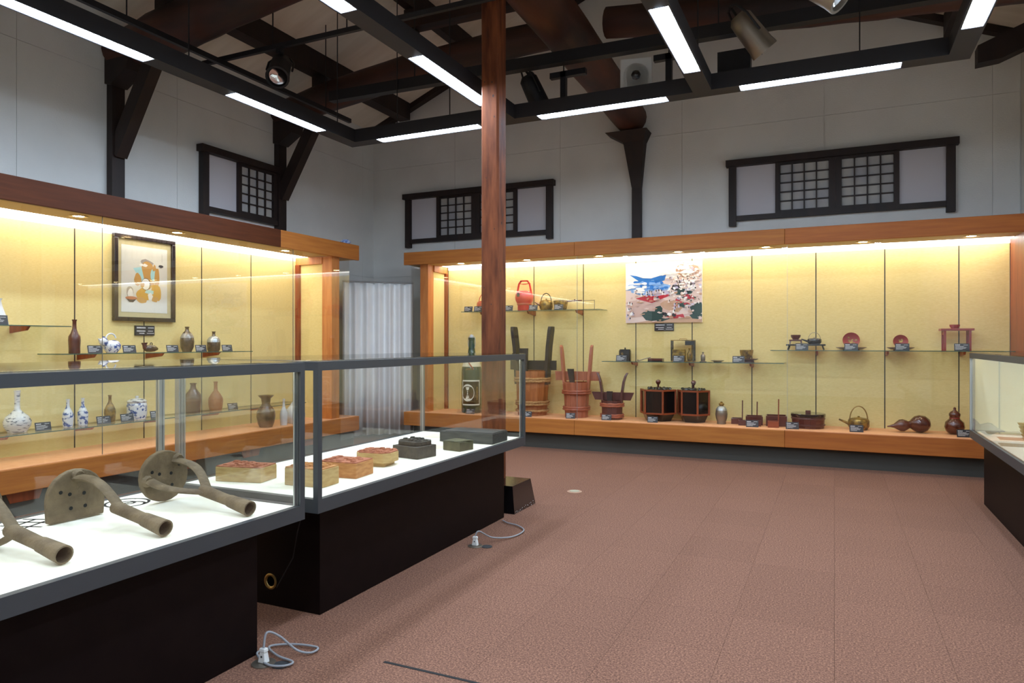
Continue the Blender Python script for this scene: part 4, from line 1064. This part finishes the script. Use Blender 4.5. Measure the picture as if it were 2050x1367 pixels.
# hexagonal lacquer boxes
def hexbox(label, loc, rz, r, h, sx):
    t = thing('lacquer_box', label, 'lacquer box', loc, rz)
    P = lambda rr, z: [(rr * sx * math.cos(R(60 * k)), rr * math.sin(R(60 * k)), z) for k in range(6)]
    def tier(nm, r0, z0, r1, z1, m):
        v = P(r0, z0) + P(r1, z1)
        obj(nm, MB().add(v, [tuple(range(5, -1, -1)), tuple(range(6, 12))] + [(k, (k + 1) % 6, 6 + (k + 1) % 6, 6 + k) for k in range(6)]), m, t)
    tier('foot', r * .72, 0, r * .95, h * .25, 'black_lacquer')
    tier('body', r * .97, h * .25, r * .97, h, 'black_lacquer')
    for z in (h * .25, h - .012):
        mb = MB(); p = P(r, z)
        for k in range(6): mb.bar(p[k], p[(k + 1) % 6], .022, .022)
        obj('rim', mb, 'orange_red', t)
    mb = MB()
    for a, b in zip(P(r, h * .25), P(r, h)): obj('edge_strip', MB().bar(a, b, .022, .022), 'orange_red', t)
    rl = MB()
    for k in range(22):
        a = random.uniform(0, 2 * PI); q = random.uniform(.1, .8) * r
        rl.lathe([(0, 0), (.022, .004), (.018, .02), (0, .028)], (q * sx * math.cos(a), q * math.sin(a), h), 7)
    obj('carved_lid', rl, 'black_lacquer', t, smooth=60)
    obj('finial', MB().lathe([(.014, h), (.012, h + .06), (.02, h + .065), (.034, h + .09), (.034, h + .11), (.018, h + .125), (0, h + .13)], seg=14), 'brown_lacquer', t, smooth=60)
hexbox('black hexagonal lacquer box with red edges, left of the pair', (-2.19, 9.53, ZB), R(-4), .22, .43, 1.1)
hexbox('black hexagonal lacquer box with red edges, right of the pair', (-1.72, 9.56, ZB), R(-6), .20, .43, 1.05)
t = vessel('crest_flask', 'egg-shaped brass flask with silver decoration and cap', 'flask', (-1.345, 9.48, ZB), [(0, 0), (.058, 0), (.06, .01), (.055, .025), (.072, .08), (.078, .13), (.07, .19), (.045, .225), (.025, .235), (.025, .25), (.034, .252), (.034, .262), (.012, .275), (.014, .285), (0, .292)], 'pewter')
obj('cap', MB().lathe([(.026, .236), (.027, .25), (.036, .251), (.036, .264), (.014, .277), (.016, .288), (0, .294)], seg=20), 'brass', t, smooth=50)
obj('silver_crest', MB().lathe([(.0735, .18), (.0655, .2), (.047, .2255), (.03, .2345)], seg=20), 'silver', t, smooth=60)
# square measures with dippers
def measure(label, loc, rz, a, h, m, th=.014):
    t = thing('square_measure', label, 'measure', loc, rz)
    b = a / 2
    box('bottom', m, -b + th, b - th, -b + th, b - th, 0, th, t)
    for c in ((-b, b, -b, -b + th), (-b, b, b - th, b), (-b, -b + th, -b + th, b - th), (b - th, b, -b + th, b - th)):
        box('side', m, *c, 0, h, t, .002)
    return t
def dipper(label, loc, rz, a, h, stick, m):
    t = measure(label, loc, rz, a, h, m, .009)
    t.name = 'dipper'; t['category'] = 'dipper'
    x, ln = stick
    obj('handle', MB().bar((x, 0, 0), (x + .004, 0, ln), .02, .014), m, t)
measure('smallest dark square measure at the left of the set', (-1.165, 9.60, ZB), R(5), .14, .075, 'brown_lacquer')
dipper('small dark dipper with a tall upright handle', (-1.08, 9.44, ZB), R(5), .09, .065, (.0, .32), 'dark_red_wood')
measure('middle dark square measure with a brown dipper in front', (-.95, 9.62, ZB), R(5), .21, .11, 'brown_lacquer')
dipper('brown dipper standing in the middle of the measures', (-.90, 9.43, ZB), R(5), .10, .07, (0, .31), 'brown_lacquer')
measure('largest square wooden measure of the set', (-.68, 9.60, ZB), R(5), .25, .13, 'brown_lacquer')
dipper('orange wooden dipper with a thin tall handle', (-.70, 9.385, ZB), R(5), .13, .075, (.06, .355), 'orange_red')
# lidded tub
t = thing('lidded_tub', 'low round red-brown tub with black lid and square knob', 'tub', (-.30, 9.53, ZB))
staves(t, .185, .195, .14, 18, 'brown_lacquer')
for z in (.04, .12): obj('hoop', MB().lathe([(.187 + .01 * z / .14, z - .012), (.199 + .005 * z, z - .008), (.199 + .005 * z, z + .008), (.187 + .01 * z / .14, z + .012)], seg=32), 'dark_red_wood', t, smooth=50)
obj('lid', MB().lathe([(0, .141), (.2, .141), (.203, .15), (.203, .175), (.198, .18), (0, .18)], seg=32), 'black_lacquer', t, smooth=40)
box('knob', 'brown_lacquer', -.03, .03, -.02, .02, .18, .215, t, .003)
# kettle
def kettle(label, loc, rz, r, h, hand, spout, m, mh, lid=True, hr=.006, wide=0, mspout=None):
    t = thing('kettle', label, 'kettle', loc, rz)
    obj('body', MB().lathe([(0, 0), (r * .75, 0), (r * .8, .004), (r * (1 + wide * .0), h * .35), (r * (1 - wide), h * .8), (r * (.9 - wide), h * .97), (r * .5, h), (0, h)], seg=28), m, t, smooth=50)
    if lid:
        obj('lid', MB().lathe([(r * .7, h * .985), (r * .72, h * 1.02), (r * .3, h * 1.1), (.012, h * 1.12), (.014, h * 1.2), (0, h * 1.24)], seg=20), mh if lid == 2 else m, t, smooth=50)
    obj('handle', MB().tube([(-r * .82 * math.cos(a), 0, h * .9 + hand * math.sin(a)) for a in [PI * k / 16 for k in range(17)]], hr, 8), mh, t, smooth=60)
    s0, s1, sz = spout
    obj('spout', MB().tube([(-r * .8, 0, h * .45), (-r * 1.0, 0, h * .55), (-(r + s1 * .5), 0, h * .55 + sz * .5), (-(r + s1), 0, h * .55 + sz)], [s0 * 1.6, s0 * 1.3, s0, s0 * .7], 12), mspout or m, t, smooth=60)
    return t
kettle('gold pouring kettle with tall brass hoop handle', (.27, 9.56, ZB), R(4), .12, .135, .165, (.014, .10, .045), 'gold', 'brass', 1, .007)
# gourds
def gourd_prof(s): return [(0, 0), (.05 * s, .0), (.085 * s, .03 * s), (.105 * s, .085 * s), (.095 * s, .14 * s), (.06 * s, .175 * s), (.048 * s, .19 * s), (.058 * s, .215 * s), (.06 * s, .235 * s), (.045 * s, .26 * s), (.02 * s, .275 * s), (.013 * s, .29 * s), (.016 * s, .3 * s), (.01 * s, .312 * s), (0, .315 * s)]
t = vessel('gourd_flask', 'polished brown gourd flask standing upright', 'gourd', (1.27, 9.54, ZB), gourd_prof(1.0), 'gourd')
obj('cord', MB().tube([(.05 * math.cos(a), .05 * math.sin(a), .19) for a in [2 * PI * k / 16 for k in range(17)]], .006, 6), 'red_lacquer', t)
t = thing('gourd_flask', 'polished brown gourd flask lying on its side', 'gourd', (.80, 9.5, ZB), R(0))
mb = MB()
for prof, c in (([(0, -.11), (.05, -.1), (.09, -.06), (.105, 0), (.095, .05), (.062, .09), (.038, .112), (.056, .14), (.074, .18), (.07, .215), (.046, .25), (.024, .28), (.012, .32), (.008, .35), (0, .352)], None),):
    mb.lathe(prof, seg=28)
q = Vector((-1, -.12, -.12)).to_track_quat('Z', 'Y')
mb.v = [tuple(q @ Vector(v) + Vector((.12, .02, .105))) for v in mb.v]
obj('body', mb, 'gourd', t, smooth=70)
obj('cord', MB().tube([tuple(q @ Vector((.04 * math.cos(a), .04 * math.sin(a), .112)) + Vector((.12, .02, .105))) for a in [2 * PI * k / 16 for k in range(17)]], .006, 6), 'brown_lacquer', t)

# ------------------------------------------------------------------ upper left shelf of the back case
ZS = 1.9705
kettle('faded red kettle with thin arched handle partly behind the pillar', (-4.90, 9.65, ZS), R(183), .135, .16, .15, (.016, .12, .06), 'red_faded', 'red_faded', 1, .007)
t = thing('lacquer_bucket', 'tall bright red lacquer sake bucket with open frame handle', 'bucket', (-4.245, 9.65, ZS))
obj('body', MB().lathe([(0, 0), (.095, 0), (.1, .008), (.1, .09), (.112, .12), (.132, .16), (.138, .2), (.132, .25), (.115, .29), (.1, .3), (0, .302)], seg=30), 'bright_red', t, smooth=50)
obj('waist_band', MB().lathe([(.1, .085), (.108, .09), (.112, .1), (.11, .115)], seg=30), 'red_faded', t, smooth=50)
obj('crest', wrapdisc(.1365, -110, .235, .035), 'black_lacquer', t)
for s_ in (-1, 1):
    obj('handle_post', MB().bar((s_ * .115, 0, .27), (s_ * .085, 0, .415), .024, .02), 'bright_red', t)
    obj('handle_shoulder', MB().bar((s_ * .085, 0, .41), (s_ * .05, 0, .455), .024, .02), 'bright_red', t)
obj('handle_bar', MB().bar((-.06, 0, .452), (.06, 0, .452), .024, .02), 'bright_red', t)
obj('handle_ornament', MB().bar((-.03, 0, .405), (.03, 0, .405), .01, .014).bar((-.07, 0, .412), (-.03, 0, .405), .01, .01).bar((.07, 0, .412), (.03, 0, .405), .01, .01), 'bright_red', t)
kettle('gold lacquer kettle with dark arched handle', (-3.89, 9.65, ZS), R(0), .10, .145, .125, (.013, .08, .05), 'gold', 'darkwood', 1, .006, 0, 'brown_lacquer')
t = thing('long_handled_pourer', 'gold lacquer pourer with long brown straight handle', 'pourer', (-3.66, 9.65, ZS))
obj('body', MB().lathe([(0, 0), (.075, 0), (.085, .01), (.105, .1), (.108, .14), (.1, .14), (.08, .03), (0, .025)], seg=28), 'gold', t, smooth=50)
obj('lid', MB().lathe([(.1, .141), (.06, .15), (0, .152)], seg=24), 'black_lacquer', t, smooth=60)
obj('handle', MB().tube([(.1, 0, .13), (.2, 0, .135), (.33, 0, .137)], [.012, .01, .009], 10), 'brown_lacquer', t, smooth=60)
obj('handle_knob', MB().lathe([(0, .12), (.012, .125), (.014, .15), (0, .16)], (.22, 0, 0), 10), 'brown_lacquer', t, smooth=60)
tag(obj('wire_stand', MB().tube([(-3.32, 9.65, ZS + .135), (-3.14, 9.65, ZS + .135)], .004, 6).tube([(-3.14, 9.65, ZS + .137), (-3.14, 9.65, ZS)], .004, 6).tube([(-3.14, 9.65, ZS + .004), (-3.3, 9.65, ZS + .004)], .004, 6), 'pewter'), 'thin wire stand propping up the long pourer handle', 'stand')

# ------------------------------------------------------------------ middle shelf
ZM = 1.2355
t = thing('tea_caddy', 'black lacquer caddy with pointed knob on the middle shelf', 'caddy', (-2.69, 9.66, ZM), R(8))
mb = MB().prism([(p[0] * .165, p[1] * .15) for p in oct_], 0, .15, 'z')
obj('body', mb, 'black_lacquer', t, bevel=.006)
obj('lid', MB().prism([(p[0] * .15, p[1] * .135) for p in oct_], .15, .165, 'z'), 'black_lacquer', t, bevel=.006)
obj('knob', MB().lathe([(.012, .165), (.009, .175), (.013, .183), (0, .193)], seg=12), 'black_lacquer', t, smooth=60)
obj('crest', MB().add([(-.03 + .018 * math.cos(q * PI / 6), -.0758, .105 + .018 * math.sin(q * PI / 6)) for q in range(12)], [tuple(range(12))]), 'gold', t)
t = thing('smoking_tray', 'low dark tray with a slender pipe leaning on it', 'tray', (-2.25, 9.65, ZM))
box('base', 'black_lacquer', -.1, .1, -.06, .06, 0, .012, t)
for c in ((-.1, .1, -.06, -.05), (-.1, .1, .05, .06), (-.1, -.09, -.05, .05), (.09, .1, -.05, .05)): box('rim', 'brown_lacquer', *c, .012, .04, t)
tag(obj('smoking_pipe', MB().tube([(-2.47, 9.54, ZM + .007), (-2.38, 9.55, ZM + .035), (-2.30, 9.56, ZM + .058)], [.007, .006, .006], 8).lathe([(0, -.006), (.009, 0), (.011, .016), (.008, .016), (0, .004)], (-2.475, 9.54, ZM + .008), 10), 'pewter', smooth=60), 'slender metal pipe resting against the low dark tray', 'pipe')
t = thing('picnic_set', 'open gold lacquer picnic frame holding boxes and a flask', 'picnic set', (-1.875, 9.65, ZM), R(4))
for x in (-.148, .148):
    for y in (-.07, .07): obj('post', MB().box(x - .008, x + .008, y - .008, y + .008, .012, .285), 'black_lacquer', t)
box('base', 'gold', -.156, .156, -.08, .08, 0, .012, t); box('top_board', 'gold', -.156, .156, -.08, .08, .285, .296, t)
obj('carry_handle', MB().tube([(-.05, 0, .296), (-.045, 0, .312), (.045, 0, .312), (.05, 0, .296)], .005, 6), 'brass', t)
for k in range(3): box('food_box', 'gold', -.135, .03, -.06, .06, .013 + k * .052, .062 + k * .052, t, .003)
obj('flask', MB().lathe(bottle(.035, .17, .012, .3), (.085, 0, .013), 18), 'gold', t, smooth=60)
box('hanging_tray', 'black_lacquer', .03, .14, -.05, .05, .225, .283, t, .003)
vessel('tiny_bottle', 'tiny grey metal bottle on a saucer on the middle shelf', 'bottle', (-1.61, 9.65, ZM), [(0, 0), (.045, 0), (.047, .006), (.03, .01), (.026, .014), (.03, .02), (.032, .08), (.026, .095), (.012, .105), (.012, .125), (.016, .13), (0, .134)], 'pewter', 18)
vessel('flat_dish', 'flat dark dish on the middle shelf', 'dish', (-1.42, 9.65, ZM), [(0, 0), (.05, 0), (.055, .006), (.088, .018), (.09, .022), (.08, .02), (.05, .012), (0, .011)], 'pewter', 24)
t = thing('lacquer_tray', 'small dark red tray under the gold bowl', 'tray', (-1.02, 9.65, ZM))
obj('plate', MB().lathe([(0, .03), (.09, .03), (.115, .042), (.118, .048), (.09, .04), (0, .038)], seg=24), 'brown_lacquer', t, smooth=50)
obj('foot', MB().lathe([(0, 0), (.07, 0), (.06, .03), (0, .03)], seg=20), 'dark_red_wood', t, smooth=40)
vessel('gold_bowl', 'round gold lacquer bowl standing on the small red tray', 'bowl', (-1.05, 9.65, ZM + .0385), [(0, 0), (.04, 0), (.042, .008), (.075, .05), (.086, .1), (.086, .125), (.08, .125), (.07, .06), (.03, .02), (0, .018)], 'gold', 28)

# ------------------------------------------------------------------ right shelf
ZR = 1.4005
def legged_tray(label, loc, w, d, h, m, name='legged_stand'):
    t = thing(name, label, 'stand', loc)
    box('top', m, -w / 2, w / 2, -d / 2, d / 2, h - .02, h, t, .003)
    for sx in (-1, 1):
        for sy in (-1, 1):
            obj('leg', MB().bar((sx * w * .42, sy * d * .38, h - .02), (sx * w * .46, sy * d * .42, .003), .014, .014), m, t)
    return t
legged_tray('long black lacquer stand on short legs on the right shelf', (-.33, 9.65, ZR), .46, .2, .075, 'black_lacquer')
legged_tray('tiny brown stand set on the black lacquer stand', (-.45, 9.65, ZR + .0755), .15, .12, .058, 'brown_lacquer')
vessel('small_bowl', 'small brown lacquer bowl on the tiny brown stand', 'bowl', (-.45, 9.65, ZR + .134), [(0, 0), (.035, 0), (.038, .006), (.058, .035), (.06, .06), (.055, .06), (.03, .02), (0, .015)], 'brown_lacquer', 20)
kettle('flat black iron kettle with thin wire handle', (-.23, 9.65, ZR + .0755), R(5), .085, .07, .085, (.01, .07, .025), 'black_lacquer', 'pewter', 2, .003)
def cup_on_tray(lb1, lb2, x, r, tw):
    t = thing('cup_tray', lb2, 'tray', (x, 9.68, ZR))
    obj('plate', MB().lathe([(0, .012), (tw * .7, .012), (tw, .034), (tw, .038), (tw * .7, .02), (0, .02)], seg=28), 'brown_lacquer', t, smooth=50)
    obj('foot', MB().lathe([(0, 0), (tw * .55, 0), (tw * .5, .012), (0, .012)], seg=24), 'brown_lacquer', t)
    t = thing('sake_cup', lb1, 'cup', (x, 9.70, ZR + .0205))
    mb = MB().lathe([(0, 0), (r * .35, 0), (r * .36, -.012), (r * .4, -.012), (r * .42, .0), (r * .8, .012), (r, .035), (r * .985, .037), (r * .78, .018), (0, .008)], seg=32)
    q = Matrix.Rotation(R(76), 3, 'X')
    mb.v = [tuple(q @ Vector(v) + Vector((0, .01, r))) for v in mb.v]
    obj('bowl', mb, 'red_lacquer', t, smooth=40)
    g_ = MB()
    for k in range(9):
        a = random.uniform(0, 2 * PI); d_ = random.uniform(.1, .6) * r
        p = blob(d_ * math.cos(a), d_ * math.sin(a) - r * .12, r * .13, r * .1, 7, .3)
        vv = [tuple(q @ Vector((px, py, .0125 + .012 * ((px * px + py * py) / (r * r * .6)))) + Vector((0, .01, r))) for px, py in p]
        g_.add(vv, [tuple(range(7))])
    obj('gold_decoration', g_, 'gold', t)
cup_on_tray('larger red sake cup with gold flowers standing upright', 'wide brown tray under the larger red cup', .19, .098, .175)
cup_on_tray('smaller red sake cup standing upright on a tray', 'brown tray under the smaller red cup', .73, .082, .15)
t = thing('red_stand', 'tall four-legged red lacquer stand at the right end', 'stand', (1.30, 9.65, ZR))
box('top', 'red_lacquer', -.165, .165, -.12, .12, .235, .26, t, .004)
for sx in (-1, 1):
    for sy in (-1, 1): box('leg', 'red_lacquer', sx * .125 - .012, sx * .125 + .012, sy * .09 - .012, sy * .09 + .012, .0, .235, t)
for sx in (-1, 1): box('apron', 'red_lacquer', sx * .125 - .008, sx * .125 + .008, -.078, .078, .185, .235, t)
vessel('red_bowl', 'small red lacquer bowl on top of the tall red stand', 'bowl', (1.285, 9.65, ZR + .2605), [(0, 0), (.035, 0), (.036, .006), (.052, .025), (.054, .046), (.048, .046), (.03, .014), (0, .012)], 'red_lacquer', 24)

# ------------------------------------------------------------------ floor outlets, plugs and cords
def outlet(label, x, y):
    t = thing('floor_outlet', label, 'outlet', (x, y, 0))
    obj('plate', MB().lathe([(0, .0), (.055, .0), (.055, .004), (.05, .006), (0, .006)], seg=24), 'pewter', t, smooth=40)
    obj('flap', MB().lathe([(0, 0), (.04, .001), (.04, .004), (0, .005)], (.085, .02, .0), 20), 'grey_metal', t)
def plug(label, x, y, pts):
    t = thing('power_plug', label, 'plug', (x, y, .007))
    obj('body', MB().hexa([(-.022, -.016, 0), (.022, -.016, 0), (.022, .016, 0), (-.022, .016, 0)], [(-.014, -.012, .05), (.014, -.012, .05), (.014, .012, .05), (-.014, .012, .05)]).hexa([(-.018, -.014, .05), (.018, -.014, .05), (.018, .014, .05), (-.018, .014, .05)], [(-.016, -.012, .066), (.016, -.012, .066), (.016, .012, .066), (-.016, .012, .066)]), 'white_plastic', t, bevel=.003)
    obj('screw', MB().lathe([(0, 0), (.005, .0), (.004, .002), (0, .002)], (0, 0, 0), 10), 'ink', t, (0, -.0145, .03), (R(90), 0, 0))
    P = [Vector(p) for p in pts]; out = []
    for i in range(len(P) - 1):
        p0, p1, p2, p3 = P[max(i - 1, 0)], P[i], P[i + 1], P[min(i + 2, len(P) - 1)]
        for k in range(6):
            u = k / 6
            out.append(.5 * ((2 * p1) + (-p0 + p2) * u + (2 * p0 - 5 * p1 + 4 * p2 - p3) * u * u + (-p0 + 3 * p1 - 3 * p2 + p3) * u ** 3))
    out.append(P[-1])
    obj('cord', MB().tube(out, .0055, 8), 'grey_cord', t, smooth=60)
outlet('round floor outlet under the white plug nearest the camera', -2.42, 2.48)
plug('white plug with a coiled grey cord nearest the camera', -2.42, 2.48, [(0, 0, .066), (-.0, .02, .13), (.03, .07, .10), (.08, .13, .02), (.14, .16, .005), (.13, .22, .005), (.0, .2, .005), (-.09, .13, .005), (.02, .07, .005), (.13, .05, .005), (.12, -.0, .005), (.04, -.02, .005), (-.08, .04, .005), (-.095, .08, .005)])
outlet('round floor outlet beside the farther white plug', -2.40, 4.56)
plug('white plug with a looping grey cord near the pillar guard', -2.40, 4.56, [(0, 0, .066), (.02, .02, .10), (.07, .14, .03), (.16, .3, .005), (.17, .5, .005), (.06, .62, .005), (-.05, .66, .005), (-.12, .72, .005)])
t = thing('floor_outlet', 'small tan floor socket cover in the open carpet', 'outlet', (-2.37, 6.64, 0))
obj('plate', MB().lathe([(0, .0), (.075, .0), (.075, .003), (.068, .006), (0, .006)], seg=28), 'tan_sheet', t, smooth=40)
obj('cover', MB().lathe([(0, .006), (.05, .006), (.05, .009), (0, .009)], seg=24), 'grey_sheet', t)

# ------------------------------------------------------------------ repeats share a group
names = {}
for o in bpy.data.objects:
    if o.parent is None and 'category' in o.keys() and 'group' not in o.keys():
        names.setdefault(o.name.split('.')[0], []).append(o)
for k, v in names.items():
    if len(v) > 1:
        for o in v: o['group'] = k.replace('_', ' ') + 's of the exhibition room'
